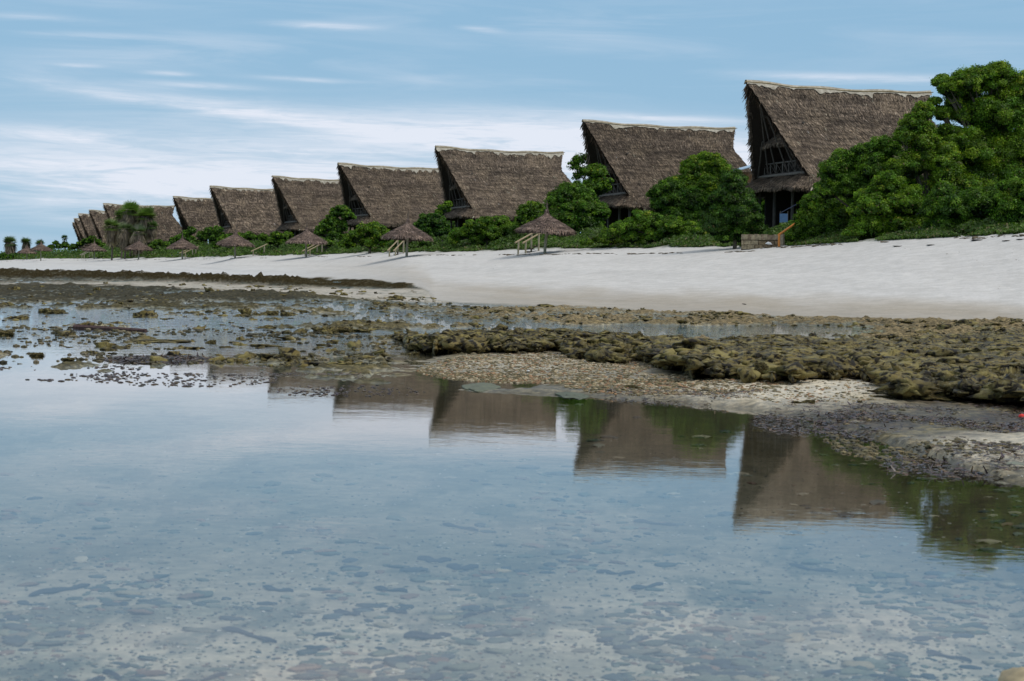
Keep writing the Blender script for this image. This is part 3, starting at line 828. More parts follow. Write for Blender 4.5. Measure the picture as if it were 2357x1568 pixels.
PM = [make_parasol(1), make_parasol(2)]
PAR = [(1254, 580.6, 134.7, 'nearest palm-thatch beach parasol, in front of the third hut from the right'),
       (936, 582, 155, 'thatch beach parasol with a double wooden handrail behind its pole, second from the right'),
       (705, 588.6, 194.6, 'thatch beach parasol third from the right, with a stair rail to its right'),
       (541, 591, 213.5, 'thatch beach parasol standing left of the free-standing wooden handrail'),
       (420, 596, 254, 'thatch beach parasol fifth from the right, small handrail under its right side'),
       (319, 594, 290, 'thatch beach parasol just right of the shaggy palm clump'),
       (217, 592, 340, 'thatch beach parasol below the row end, with a rail to its left'),
       (94, 594, 366, 'distant thatch beach parasol overlapping its left neighbour'),
       (62, 597.5, 415, 'farthest thatch beach parasol at the left, in front of the dark palms')]
par_xy = []
for i, (x, y, D, lab) in enumerate(PAR):
    p = at(x, y, D); par_xy.append((p.x, p.y))
    gz = float(tz_at(p.x, p.y)[0]); z = min(p.z, gz + .15)
    t = thing('beach_parasol', lab, 'beach parasol', (p.x, p.y, gz if abs(gz - p.z) < .5 else p.z), i * 1.3, 'thatched parasols along the top of the beach')
    t.rotation_euler = (0.02 * math.sin(i * 2), (.03 if i == 0 else .02 * math.cos(i)), i * 1.3 if i else 0)
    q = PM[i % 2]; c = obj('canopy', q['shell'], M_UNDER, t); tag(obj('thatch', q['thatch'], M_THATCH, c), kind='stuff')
    obj('spike', q['spike'], M_WOOD, t); obj('pole', q['pole'], M_WOOD, t)
    for w in q['ribs'] if i < 5 else []: obj('rib', w, M_WOOD, t)

# ------------------------------------------------------------------ handrails of the beach stairs
def stair(x0, y0, x1, y1, xb, yb, D, label, cat='handrail', two=True, c=(.40, .32, .20)):
    """(x0,y0) low end of the rail, (x1,y1) high end, yb the foot row"""
    a = at(x0, y0, D - 1.0); b = at(x1, y1, D + 1.0)
    g = float(tz_at(at(xb, yb, D).x, D)[0]) - .3
    t = thing('stair_rails', label, cat, (a.x, a.y, g), 0, 'wooden stair rails up the dune')
    O = Vector((a.x, a.y, g)); off = Vector((.55, -.45, -.02))
    for s in ((0, 1) if two else (0,)):
        o = off * s
        obj('handrail', beam(a + o - O, b + o - O, .065, c, 6, .01), M_WOOD, t)
        for k in (.16, .82):
            p = a.lerp(b, k) + o - O
            obj('rail_post', beam(Vector((p.x, p.y, -.2)), p, .075, (.36, .32, .22), 6, .01), M_WOOD, t)
    for k in range(4):
        q = MB(); p = a.lerp(b, .35 + .2 * k) - O; zz = .25 + .2 * k
        q.box(p.x - .05, p.x + .35, p.y - .5, p.y + .5, zz - .05, zz, (.08, .055, .04)); obj('tread', q, M_WOOD, t)
    return t


stair(1186, 559, 1232, 533, 1200, 576, 139, 'pair of yellow wooden stair rails left of the nearest parasol pole')
stair(892, 577, 921, 548, 905, 580, 163, 'pair of pale stair rails behind the pole of the second parasol')
stair(696, 578, 738, 556, 725, 583, 199, 'pair of stair rails right of the third parasol pole')
stair(577, 579, 615, 562, 590, 585, 216, 'single free-standing handrail between the third and fourth parasols', two=False)
stair(413, 583, 450, 566, 440, 590, 259, 'small pale stair rails under the right rim of the fifth parasol')
stair(184, 587, 212, 573, 190, 591, 352, 'grey stair rail left of the parasol below the far huts', c=(.3, .27, .22))

# ------------------------------------------------------------------ vegetation
def leaf_quads(P, Nn, size, cols, r, asp=.55):
    n = len(P); a = r.normal(0, 1, (n, 3)); a -= Nn * (a * Nn).sum(1, keepdims=True); a /= np.linalg.norm(a, axis=1, keepdims=True) + 1e-9
    b = np.cross(Nn, a); s = size[:, None] * .5
    V = np.stack([P - a * s, P + b * s * asp, P + a * s, P - b * s * asp], 1).reshape(-1, 3)
    return V, np.arange(4 * n).reshape(n, 4), np.repeat(cols, 4, 0)


def unit(r, n):
    d = r.normal(0, 1, (n, 3)); return d / np.linalg.norm(d, axis=1, keepdims=True)


def crown(blobs, leaf, cover, r, tint=(1, 1, 1), ragged=.25, sub=.34):
    """blobs: (x,y,z,rx,rz); leaves gathered in twig-end clumps over each blob"""
    out = []; tint = np.array(tint)
    ex = list(blobs)
    for (bx, by, bz, rr, rz) in blobs:
        for _ in range(9):
            d = unit(r, 1)[0]; d[2] = abs(d[2]) * 1.1 - .25; k = r.uniform(.15, .40)
            j_ = r.uniform(.8, 1.12); ex.append((bx + d[0] * rr * j_, by + d[1] * rr * j_, bz + d[2] * rz * j_, rr * k, rz * k * .85))
    blobs = [(b[0], b[1], b[2], b[3] * .84, b[4] * .8) if i < len(blobs) else b for i, b in enumerate(ex)]
    for (bx, by, bz, rr, rz) in blobs:
        sr = max(.22, min(.65, rr * sub)); area = 4 * math.pi * rr * rz
        nc = int(max(8, area / (sr * sr * 1.1))); d = unit(r, nc); d[:, 2] = np.where(d[:, 2] < -.35, -d[:, 2], d[:, 2])
        q = 1 + ragged * (r.random(nc) - .6) * 1.4
        cc = np.array([bx, by, bz]) + d * q[:, None] * np.array([rr, rr, rz])
        ck = np.exp(r.normal(0, .32, nc)); hue = r.random(nc)
        per = int(cover * (4 * math.pi * sr * sr) / (leaf * leaf * .55))
        idx = np.repeat(np.arange(nc), per); n = len(idx)
        e = unit(r, n); rad = sr * (.35 + .75 * r.random(n) ** .6) * (1 + .8 * r.random(n) * (r.random(n) < .10)); e2 = e * rad[:, None]
        P = cc[idx] + e2 * np.array([1, 1, .7])
        N = e * .5 + d[idx] * .5 + np.array([0, 0, .45]) + r.normal(0, .45, (n, 3)); N /= np.linalg.norm(N, axis=1, keepdims=True)
        young = (hue[idx] ** 1.7)[:, None]
        c = np.array([.055, .130, .009]) * (1 - young) + np.array([.175, .29, .016]) * young
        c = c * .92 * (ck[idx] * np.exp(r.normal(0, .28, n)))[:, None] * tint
        dead = r.random(n) < .012; c[dead] = np.array([.16, .10, .04])
        out.append(leaf_quads(P, N, leaf * r.uniform(.65, 1.3, n), np.clip(c, .004, .4), r))
        m = int(n * (.18 if cover > .6 else .02)); e = unit(r, m)                                 # inner, larger leaves, coloured dark as shade inside the crown
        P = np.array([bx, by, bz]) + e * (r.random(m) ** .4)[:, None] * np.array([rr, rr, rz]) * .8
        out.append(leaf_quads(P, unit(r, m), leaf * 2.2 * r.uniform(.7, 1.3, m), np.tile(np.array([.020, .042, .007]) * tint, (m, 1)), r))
    return joinv(out)


def plant(name, cat, label, spec, D, leaf=.15, cover=1.0, tint=(1, 1, 1), seed=0, ragged=.25, group=None, foot=None, squash=1.0, trunk_r=.12):
    """spec: (x, y, radius px[, extra depth]) of the foliage masses as seen from the shore"""
    r = np.random.default_rng(seed + 100); B = []; ragged = ragged * 1.35
    for q in spec:
        dd = q[3] if len(q) > 3 else 0
        p = at(q[0], q[1], D + dd); rr = q[2] * (D + dd) / FPX; B.append((p.x, p.y, p.z, rr, rr * squash))
    cx = sum(b[0] for b in B) / len(B); cy = sum(b[1] for b in B) / len(B)
    if foot: p = at(foot[0], foot[1], D); cx, cy = p.x, p.y
    gz = float(tz_at(cx, cy)[0])
    t = thing(name, label, cat, (cx, cy, gz), 0, group)
    Bl = [(b[0] - cx, b[1] - cy, b[2] - gz, b[3], b[4]) for b in B]
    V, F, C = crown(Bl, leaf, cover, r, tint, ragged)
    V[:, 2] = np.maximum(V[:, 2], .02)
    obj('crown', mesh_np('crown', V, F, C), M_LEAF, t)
    q = MB()
    q.tube([(0, 0, -.5), (.05, 0, .4), (0, .05, .9)], [trunk_r * 1.4, trunk_r, trunk_r * .9], 7, (.10, .085, .06))
    for b in Bl:
        e = Vector((b[0], b[1], max(b[2], .5))); m = Vector((e.x * .45, e.y * .45, .9 + max(0, e.z - .9) * .45)) + Vector((random.uniform(-.2, .2), random.uniform(-.2, .2), 0))
        q.tube([(0, 0, .6), tuple(m), tuple(e)], [trunk_r * .8, trunk_r * .55, trunk_r * .25], 5, (.10, .085, .06))
        for k in range(3):
            w = e + Vector((random.uniform(-1, 1), random.uniform(-1, 1), random.uniform(-.2, 1))) * b[3] * .8
            q.tube([tuple(m.lerp(e, .6)), tuple(w)], [trunk_r * .3, trunk_r * .1], 4, (.10, .085, .06))
    obj('trunk', q, M_WOOD, t)
    return t


plant('broadleaf_tree', 'tree', 'tallest green tree, at the right edge, its crown rising above the nearest hut roof',
      [(2235, 200, 42), (2190, 208, 30), (2168, 190, 16), (2300, 190, 40), (2360, 215, 48), (2270, 172, 20), (2230, 260, 48, 1), (2300, 270, 60), (2380, 300, 62), (2190, 330, 40), (2250, 350, 62), (2330, 370, 66), (2410, 390, 70), (2445, 250, 60), (2165, 265, 18), (2150, 235, 10), (2320, 420, 60), (2260, 425, 56), (2400, 430, 60), (2460, 470, 70), (2380, 470, 60, -1)],
      109, .115, 1.0, (1.25, 1.18, 1), 1, .38, foot=(2330, 548), trunk_r=.22)
plant('broadleaf_tree', 'tree', 'sparse bushy tree whose branches reach over the rear end of the nearest hut roof',
      [(2100, 290, 26), (2130, 262, 22), (2082, 320, 22), (2120, 330, 34), (2160, 375, 46), (2100, 385, 40), (2185, 430, 52), (2128, 300, 18)], 107, .115, .85, (1.25, 1.15, 1), 2, .5, foot=(2150, 552))
plant('broadleaf_bush', 'bush', 'large rounded bush against the middle of the nearest hut roof, right of its gable',
      [(2030, 345, 32), (1985, 365, 32), (2010, 390, 46), (1940, 375, 28), (1920, 400, 32), (1905, 440, 28), (1960, 430, 44), (2060, 420, 50), (2100, 460, 46), (2020, 460, 50)], 111, .115, 1.0, (.95, 1, 1), 3, .3, foot=(2000, 557))
plant('broadleaf_bush', 'bush', 'leafy bush hanging over the end of the stone wall, right of the hut posts',
      [(1868, 470, 24), (1895, 490, 32), (1858, 505, 26), (1840, 528, 22), (1880, 530, 34), (1925, 520, 40), (1825, 548, 14), (1925, 475, 30), (1860, 548, 20), (1905, 548, 22)], 114, .115, 1.0, (1, 1.02, 1), 4, .3, foot=(1890, 562))
plant('broadleaf_bush', 'bush', 'bright green bush in the middle of the thicket, with light rounded tops',
      [(2045, 430, 34, -3), (2085, 470, 44, -3), (2010, 480, 42, -3), (2060, 520, 36, -3), (2110, 525, 34, -3), (2000, 528, 32, -3), (1965, 545, 20, -3), (2040, 545, 22, -3)], 109, .115, 1.05, (1.22, 1.18, 1), 5, .28, foot=(2050, 558))
plant('broadleaf_bush', 'bush', 'dark dense bush below the tallest tree, left of the picture edge',
      [(2180, 480, 48), (2240, 480, 48), (2300, 470, 46), (2170, 525, 34), (2225, 525, 34), (2285, 522, 34)], 103, .115, 1.0, (.85, .92, 1), 6, .3, foot=(2240, 550))
plant('broadleaf_bush', 'bush', 'lower right bush at the picture edge, spilling to the sand',
      [(2350, 440, 46), (2340, 490, 44), (2390, 490, 50), (2330, 518, 28), (2375, 515, 32), (2450, 510, 50)], 99, .115, 1.0, (.95, 1, 1), 7, .3, foot=(2360, 542))
plant('vine_bush', 'bush', 'bright domed creeper-covered bush growing up the roof of the second hut',
      [(1625, 375, 24), (1600, 395, 30), (1650, 395, 32), (1585, 425, 30), (1630, 425, 38), (1560, 430, 24), (1668, 420, 30), (1640, 460, 40)], 140, .13, 1.1, (1.35, 1.25, 1), 8, .3, foot=(1620, 560))
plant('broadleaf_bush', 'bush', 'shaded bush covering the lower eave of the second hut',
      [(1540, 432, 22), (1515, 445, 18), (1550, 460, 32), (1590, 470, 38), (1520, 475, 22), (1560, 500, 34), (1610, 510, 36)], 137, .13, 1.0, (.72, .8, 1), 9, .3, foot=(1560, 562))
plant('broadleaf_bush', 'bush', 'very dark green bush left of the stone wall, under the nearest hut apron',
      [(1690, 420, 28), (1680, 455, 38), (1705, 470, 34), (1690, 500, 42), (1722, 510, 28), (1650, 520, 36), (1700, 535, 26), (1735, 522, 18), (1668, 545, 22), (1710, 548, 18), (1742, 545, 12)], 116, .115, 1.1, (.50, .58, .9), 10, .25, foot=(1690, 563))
plant('broadleaf_bush', 'bush', 'long low bush in front of the second hut, right of its posts',
      [(1480, 500, 20), (1500, 515, 28), (1460, 520, 24), (1540, 525, 34), (1430, 530, 22), (1590, 535, 30), (1500, 545, 24), (1455, 548, 20), (1550, 552, 18), (1620, 552, 18), (1405, 543, 18)], 132, .115, 1.05, (1.0, 1.02, 1), 11, .3, foot=(1510, 567), squash=.8)
plant('low_shrub', 'shrub', 'low spreading shrub at the sand edge just right of the nearest parasol',
      [(1380, 552, 14), (1405, 555, 14), (1430, 560, 10), (1350, 558, 8), (1465, 562, 8)], 134, .115, 1.0, (1.1, 1.05, 1), 12, .3, squash=.6)
plant('airy_tree', 'tree', 'airy tree with sky showing through, between the second and third huts',
      [(1340, 372, 17), (1322, 385, 14), (1358, 364, 12), (1372, 385, 15), (1345, 400, 16), (1328, 408, 10), (1325, 368, 8)], 225, .24, .34, (.8, .9, 1), 13, .7, foot=(1350, 540), trunk_r=.15)
plant('broadleaf_bush', 'bush', 'bright green bush leaning on the left side of the second hut',
      [(1372, 400, 22), (1380, 430, 26), (1360, 430, 20), (1352, 455, 22)], 158, .19, 1.0, (1.1, 1.1, 1), 14, .35, foot=(1370, 560))
plant('broadleaf_bush', 'bush', 'large round bush behind the spike of the nearest parasol, at the third hut rear',
      [(1325, 445, 24), (1300, 455, 28), (1280, 465, 24), (1335, 475, 36), (1290, 500, 34), (1345, 510, 36), (1310, 520, 34), (1370, 490, 28), (1365, 525, 28)], 152, .15, 1.05, (.82, .9, 1), 15, .28, foot=(1320, 565))
plant('broadleaf_bush', 'bush', 'small round bush left of the nearest parasol canopy, against the third hut eave',
      [(1230, 482, 17), (1212, 490, 16), (1240, 500, 22), (1210, 510, 18)], 156, .18, 1.05, (1.05, 1.02, 1), 16, .3, foot=(1225, 570))
plant('hedge_shrub', 'shrub', 'broad hedge-like shrub under the third hut eave, left of the nearest parasol',
      [(1120, 515, 20), (1150, 512, 18), (1090, 528, 24), (1060, 540, 20), (1130, 540, 30), (1170, 530, 26), (1190, 548, 20), (1100, 556, 18), (1150, 560, 14), (1045, 555, 14)], 158, .14, 1.05, (1.0, 1.02, 1), 17, .25, squash=.75, foot=(1120, 572))
plant('hedge_shrub', 'shrub', 'dark shrub under the left end of the third hut apron',
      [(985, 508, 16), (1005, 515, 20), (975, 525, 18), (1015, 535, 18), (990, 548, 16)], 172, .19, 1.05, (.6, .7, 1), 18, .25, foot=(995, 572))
plant('broadleaf_bush', 'bush', 'little bush beside the gable foot of the third hut',
      [(1022, 482, 11), (1030, 472, 7), (1012, 492, 8)], 196, .2, 1.0, (1.1, 1.1, 1), 19, .3)
plant('hedge_shrub', 'shrub', 'fresh green mounded shrub below the fourth hut, left of the second parasol',
      [(845, 535, 22), (865, 530, 20), (820, 548, 22), (880, 545, 22), (850, 560, 18), (800, 562, 14), (885, 562, 12)], 178, .19, 1.05, (1.15, 1.1, 1), 20, .25, squash=.8, foot=(850, 580))
plant('hedge_shrub', 'shrub', 'low shrub behind the second parasol pole and its stair rails',
      [(925, 553, 16), (950, 548, 18), (980, 560, 14), (905, 562, 10), (960, 566, 12)], 170, .19, 1.05, (.85, .9, 1), 21, .25, squash=.7, foot=(945, 578))
plant('broadleaf_bush', 'bush', 'rounded bush at the gable foot of the fourth hut',
      [(788, 488, 16), (772, 492, 12), (800, 498, 13), (765, 512, 16), (748, 522, 14), (780, 524, 18), (738, 534, 12), (770, 545, 18)], 208, .22, 1.05, (.85, .92, 1), 22, .3, foot=(780, 580))
plant('hedge_shrub', 'shrub', 'shrub strip between the third parasol and the bush of the fourth hut',
      [(735, 556, 13), (760, 562, 12), (715, 562, 10), (785, 566, 10)], 200, .22, 1.0, (1.0, 1.0, 1), 23, .25, squash=.7)
plant('hedge_shrub', 'shrub', 'leafy shrub below the fifth hut, left of the third parasol',
      [(640, 545, 13), (660, 545, 12), (625, 555, 13), (650, 562, 12), (672, 560, 12), (605, 548, 10)], 224, .24, 1.0, (1.0, 1.0, 1), 24, .25, squash=.8)
plant('hedge_shrub', 'shrub', 'shrub behind the pole of the fourth parasol, under the sixth hut',
      [(575, 545, 12), (555, 548, 12), (530, 550, 12), (510, 556, 11), (545, 566, 11), (575, 566, 10), (495, 566, 9)], 236, .24, 1.0, (.95, 1.0, 1), 25, .25, squash=.8)
plant('broadleaf_bush', 'bush', 'dark bush between the sixth and seventh huts, behind the thatch eaves',
      [(500, 532, 10), (482, 535, 12), (465, 545, 12), (488, 548, 12), (505, 545, 10)], 262, .27, 1.0, (.7, .8, 1), 26, .3)
plant('broadleaf_bush', 'bush', 'dark bush at the front foot of the seventh hut',
      [(430, 540, 9), (442, 532, 8), (415, 550, 11), (438, 552, 11), (400, 558, 9)], 290, .3, 1.0, (.75, .85, 1), 27, .3)
plant('hedge_shrub', 'shrub', 'low green shrub right of the sixth parasol, above the sand',
      [(365, 560, 11), (385, 565, 10), (350, 568, 9), (400, 574, 9), (372, 578, 9)], 300, .3, 1.0, (1.05, 1.05, 1), 28, .25, squash=.7)
plant('broadleaf_bush', 'bush', 'bush on the dune top in front of the leftmost huts',
      [(212, 550, 8), (200, 556, 9), (222, 558, 9), (185, 562, 8), (170, 568, 8), (235, 566, 8)], 380, .36, 1.0, (.95, 1, 1), 29, .3, squash=.8)
plant('broadleaf_bush', 'bush', 'lone low bush left of the leftmost hut, beside the small palm',
      [(150, 565, 8), (135, 568, 8), (118, 570, 8), (165, 572, 7), (128, 560, 5)], 430, .4, 1.0, (.9, 1, 1), 30, .3, squash=.8)

plant('broadleaf_bush', 'bush', 'leafy thicket, tinted dark for shade, behind the open ground floor of the nearest hut', [(1770, 470, 40), (1820, 465, 44), (1860, 480, 40), (1745, 500, 36), (1790, 510, 34), (1840, 510, 34)], 152, .2, .9, (.75, .85, 1), 41, .3)  # fills the gap under the hut; leaf colour darkened to stand for shade
plant('broadleaf_bush', 'bush', 'added bush, tinted for shade, between the posts under the second hut', [(1395, 500, 24), (1430, 500, 26), (1465, 505, 26), (1380, 525, 20), (1420, 530, 22)], 185, .24, .9, (.6, .7, 1), 42, .3)  # bush added behind the posts, shade put into its leaf tint
plant('broadleaf_bush', 'bush', 'added bush, tinted for shade, under the third hut left of its hedge', [(1045, 520, 20), (1075, 518, 20), (1100, 520, 20), (1030, 538, 16)], 216, .27, .9, (.55, .65, 1), 43, .3)  # added filler bush, its leaves tinted dark as under-hut shade
# ---- low ground cover over the dune behind the crest (uncountable)
r = np.random.default_rng(77); n = 300000
u = r.uniform(-.34, .36, n); 
Dc = np.interp(u, KU, KD[:, 5]); back = r.random(n) ** 1.25 * 26 - 1.0
Yg = Dc + back * np.where(u < -.1, 2.0, 1.0); Xg = u * Yg
keep = fbm(Xg * .8, Yg * .4, o=3) > np.where(back < 1.2, .52, .36); keep &= r.random(n) < np.interp(Yg, [90, 200, 450], [1, .7, .45])
Xg, Yg, back = Xg[keep], Yg[keep], back[keep]
Zg = terrain(Xg, Yg)[0]
hh = (.15 + 1.15 * sstep(0, 9, back) * fbm(Xg * .45, Yg * .3, o=3) * 1.5) * np.where(Xg / Yg < -.12, 1.5, 1.0)
m = len(Xg); P = np.stack([Xg, Yg, Zg + hh * r.random(m) ** .5], 1)
N = r.normal(0, .6, (m, 3)) + np.array([0, -.35, .7]); N /= np.linalg.norm(N, axis=1, keepdims=True)
hue = fbm(Xg * .5 + 9, Yg * .3, o=3)[:, None]
c = np.array([.035, .072, .012]) * (1 - hue) + np.array([.105, .17, .028]) * hue
c = c * np.exp(r.normal(0, .35, m))[:, None]
dry = (r.random(m) < .08) & (back < 4); c[dry] = np.array([.2, .17, .08])
V, F, C = leaf_quads(P, N, r.uniform(.12, .30, m) * np.interp(Yg, [90, 200, 450], [1, 1.5, 2.3]), c, r, .45)
tag(obj('dune_ground_cover', mesh_np('dune_ground_cover', V, F, C), M_LEAF), 'low green creeping plants and grass covering the dune behind the sand', 'ground cover', kind='stuff')

# ------------------------------------------------------------------ palms
def palm_crown(r, R, nleaf, green, skirt):
    """fan palm head: stiff fan leaves above, dead hanging fronds below"""
    A = []; B = []
    for i in range(nleaf):
        a = r.uniform(0, 2 * np.pi); e = r.uniform(-.3, 1.25); d = np.array([math.cos(a) * math.cos(e), math.sin(a) * math.cos(e), math.sin(e)])
        side = np.cross(d, [0, 0, 1.0]); side /= np.linalg.norm(side) + 1e-9; upv = np.cross(side, d)
        base = d * R * r.uniform(.30, .45); k = 15; ang = np.linspace(-1.25, 1.25, k)
        D_ = np.cos(ang)[:, None] * d + np.sin(ang)[:, None] * side - np.array([0, 0, .18])
        D_ /= np.linalg.norm(D_, axis=1, keepdims=True)
        c = np.tile(np.array(green) * 1.5 * math.exp(r.normal(0, .3)), (k, 1))
        A.append(blades(np.tile(base, (k, 1)), D_, np.tile(upv, (k, 1)), R * .66 * r.uniform(.75, 1.1, k), R * .085, c, .15))
    for i in range(int(skirt * 1.4)):
        a = r.uniform(0, 2 * np.pi); dz_ = r.random() ** 1.4; rad = r.uniform(.12, .55) * R * (1 - .5 * dz_)
        p = np.array([math.cos(a) * rad, math.sin(a) * rad, (.1 - 1.2 * dz_) * R]); k = 8
        D_ = np.array([math.cos(a) * .25, math.sin(a) * .25, -1.0]) + r.normal(0, .16, (k, 3)); D_ /= np.linalg.norm(D_, axis=1, keepdims=True)
        c = np.tile(np.array([.22, .175, .125]) * math.exp(r.normal(0, .4)), (k, 1))
        B.append(blades(np.tile(p, (k, 1)) + r.normal(0, .06 * R, (k, 3)), D_, np.tile([math.cos(a), math.sin(a), 0.], (k, 1)), R * r.uniform(.5, 1.0, k), R * .085, c, .25))
    return joinv(A), (joinv(B) if B else None)


def palm(label, x, y, Rpx, D, foot_y, seed, green=(.075, .12, .03), skirt=110, group=None, nleaf=46):
    r = np.random.default_rng(seed); p = at(x, y, D); gz = float(tz_at(p.x, p.y)[0]); R = Rpx * D / FPX
    t = thing('fan_palm', label, 'palm', (p.x, p.y, gz), 0, group); h = p.z - gz
    a, b = palm_crown(r, R, nleaf, green, skirt)
    V = a[0] + np.array([0, 0, h]); obj('crown', mesh_np('crown', V, a[1], a[2]), M_LEAF, t)
    if b: V = b[0] + np.array([0, 0, h]); obj('dead_fronds', mesh_np('dead_fronds', V, b[1], b[2]), M_LEAF, t)
    q = MB(); q.tube([(0, 0, -.6), (.1, 0, h * .4), (0, 0, h)], [.17, .14, .13], 8, (.15, .125, .095)); obj('trunk', q, M_WOOD, t)
    return t


PG = 'palms of the shaggy clump before the eighth hut'
palm('tallest middle palm of the shaggy clump, bright green top at the hut ridge', 301, 488, 29, 312, 570, 1, (.10, .16, .035), 150, PG)
palm('right palm of the shaggy clump with long grey hanging fronds', 336, 500, 29, 310, 570, 2, (.08, .12, .03), 150, PG)
palm('left upper palm of the shaggy clump, head level with the roof', 281, 498, 22, 316, 570, 3, (.07, .11, .03), 110, PG)
palm('low left palm of the shaggy clump, green leaves over brown skirt', 258, 524, 24, 308, 575, 4, (.08, .12, .03), 120, PG)
palm('lowest middle palm of the shaggy clump, nearly all dead fronds', 288, 532, 25, 306, 575, 5, (.05, .07, .03), 150, PG, 16)
palm('low right palm of the shaggy clump, drooping beside the hut wall', 350, 522, 17, 309, 575, 6, (.06, .10, .03), 100, PG)
palm('short right-hand palm trunk mass of the shaggy clump, down by the shrubs', 318, 538, 27, 305, 575, 16, (.05, .075, .03), 150, PG, 14)
palm('small lone fan palm with round head on the dune left of the huts', 149, 549, 10, 430, 568, 7, (.05, .09, .03), 6, None, 26)
palm('dark shaggy palm at the far left edge, widest of the far three', 24, 560, 20, 470, 590, 8, (.06, .085, .035), 130, 'dark palms at the far left')
palm('dark palm second from the left edge, behind the farthest parasol', 60, 560, 16, 475, 590, 9, (.06, .085, .035), 110, 'dark palms at the far left')
palm('small dark palm behind the eighth parasol canopy', 92, 563, 13, 470, 590, 10, (.06, .09, .035), 80, 'dark palms at the far left')
plant('broadleaf_bush', 'bush', 'low green bushes at the far left edge under the dark palms', [(5, 590, 9), (20, 593, 8), (40, 590, 8), (75, 584, 9), (100, 580, 9)], 455, .4, 1.0, (.8, .95, 1), 31, .3, squash=.8)

# spiky agave-like plant in front of the second hut posts
p = at(1380, 556, 140); gz = float(tz_at(p.x, p.y)[0]); rr = np.random.default_rng(9); k = 46
d = unit(rr, k); d[:, 2] = np.abs(d[:, 2]) * .8 + .1; d /= np.linalg.norm(d, axis=1, keepdims=True)
V, F, C = blades(np.zeros((k, 3)) + [0, 0, 1.0], d, np.cross(d, unit(rr, k)), rr.uniform(.6, 1.0, k), .09, np.tile([.16, .2, .10], (k, 1)) * rr.uniform(.7, 1.2, k)[:, None], .1)
t = thing('spiky_plant', 'pale spiky rosette plant in front of the second hut posts', 'plant', (p.x, p.y, gz))
obj('leaves', mesh_np('leaves', V, F, C), M_LEAF, t); obj('stem', beam((0, 0, -.3), (0, 0, 1.05), .06, (.2, .18, .12)), M_WOOD, t)

# ------------------------------------------------------------------ wall, steps and things round the nearest hut
a = at(1706, 566, 113.5); b = at(1796, 564, 112.5)
gz = min(float(tz_at(a.x, a.y)[0]), float(tz_at(b.x, b.y)[0])) + .05
t = thing('stone_wall', 'low wall of pale brown stone blocks under the nearest hut', 'wall', (a.x, a.y, gz), math.atan2(b.y - a.y, b.x - a.x))
Lw = math.hypot(b.x - a.x, b.y - a.y); row_h = .235
M_BLOCK = mat('wall_stone', lambda N, out: pbr(N, out, N.mix(1.0, vcol(N), N.mix(N.rng(N.noise(ocoord(N), 7, 5), .3, .7), (.6, .58, .55), (1.25, 1.2, 1.1)), 'MULTIPLY'), .9, .2, N.noise(ocoord(N), 18, 5), .6, .02))
q = MB(); q.box(-.02, Lw + .02, .06, .34, -.5, .90, (.10, .075, .05)); obj('mortar', q, M_BLOCK, t)
for rw in range(2):
    x = -.1 - .17 * rw
    while x < Lw:
        w = random.uniform(.42, .58); c_ = random.choice([(.30, .23, .15), (.25, .19, .12), (.34, .28, .19), (.20, .15, .10)])
        x0, x1 = max(x, 0), min(x + w, Lw)
        if x1 - x0 > .12:
            q = MB(); q.box(x0 + .02, x1 - .02, random.uniform(-.02, .03), .3, .03 + rw * .27, .28 + rw * .27, c_, .012); obj('block', q, M_BLOCK, t)
        x += w
q = MB()
for k in range(12):
    q.box(Lw * k / 12, Lw * (k + 1) / 12 - .004, -.03, .37, .60, .92 + random.uniform(-.02, .03), random.choice([(.30, .25, .18), (.35, .29, .2), (.26, .2, .14)]), .01)
obj('coping', q, M_BLOCK, t)
q = MB(); q.box(Lw - .02, Lw + .18, -.06, .3, 0, .98, (.33, .29, .22), .02); obj('end_post', q, M_BLOCK, t)
a = at(1762, 561, 112.2)
q = MB(); q.tube([(0, 0, 0), (.16, .02, .03), (.3, 0, .0), (.4, .02, -.05)], [.02, .09, .07, .02], 7, (.75, .75, .75))
thing('white_cloth', 'small white rag lying against the foot of the stone wall', 'rag', (a.x, a.y, a.z), data=q.mesh('white_cloth'), mat=M_BITS)
a = at(1792, 541, 112); b = at(1836, 510, 114)
t = thing('orange_rail', 'orange painted stair rail beside the end of the stone wall', 'handrail', tuple(a))
M_OR = flat('orange_paint', (.62, .23, .05)); obj('handrail', beam((0, 0, 0), b - a, .07, (1, 1, 1)), M_OR, t)
obj('rail_post', beam((.05, 0, -1.1), (.05, 0, 0), .07, (1, 1, 1)), M_OR, t); obj('rail_post', beam((b - a) * .9 + Vector((0, 0, -1.2)), (b - a) * .9, .06, (.3, .25, .2)), M_WOOD, t)
# sun lounger with a blue cover on the terrace below the hut
a = at(1803, 503, 124); M_BLUE = flat('blue_canvas', (.08, .16, .30)); M_BLUE2 = flat('dark_blue_canvas', (.03, .05, .10))
t = thing('blue_deck_chair', 'blue canvas deck chair on the terrace between the nearest hut posts', 'deck chair', tuple(a))
q = MB(); q.box(-.25, .28, -.05, .0, -.28, .32, (1, 1, 1), .01); obj('seat_panel', q, M_BLUE, t)
q = MB(); q.add([(-.1, 0, .42), (.95, .3, 1.0), (.95, 1.0, 1.0), (-.1, .7, .42)], [(0, 1, 2, 3)]); q.add([(-.1, 0, .38), (.95, .3, .96), (.95, 1.0, .96), (-.1, .7, .38)], [(3, 2, 1, 0)]); obj('backrest', q, M_BLUE2, t)
for dx_ in (-.2, .3, .9): obj('leg', beam((dx_, .1, -1.0), (dx_, .1, .5), .03, (.1, .09, .08)), M_WOOD, t)
p = at(1792, 480, 124)
q = MB(); q.tube([(0, 0, -2.2), (0, 0, 1.0)], .09, 8, (.42, .45, .30)); thing('pale_post', 'pale green lamp post seen through the open ground floor of the nearest hut', 'post', (p.x, p.y + 14, p.z), data=q.mesh('pale_post', True), mat=M_WOOD)
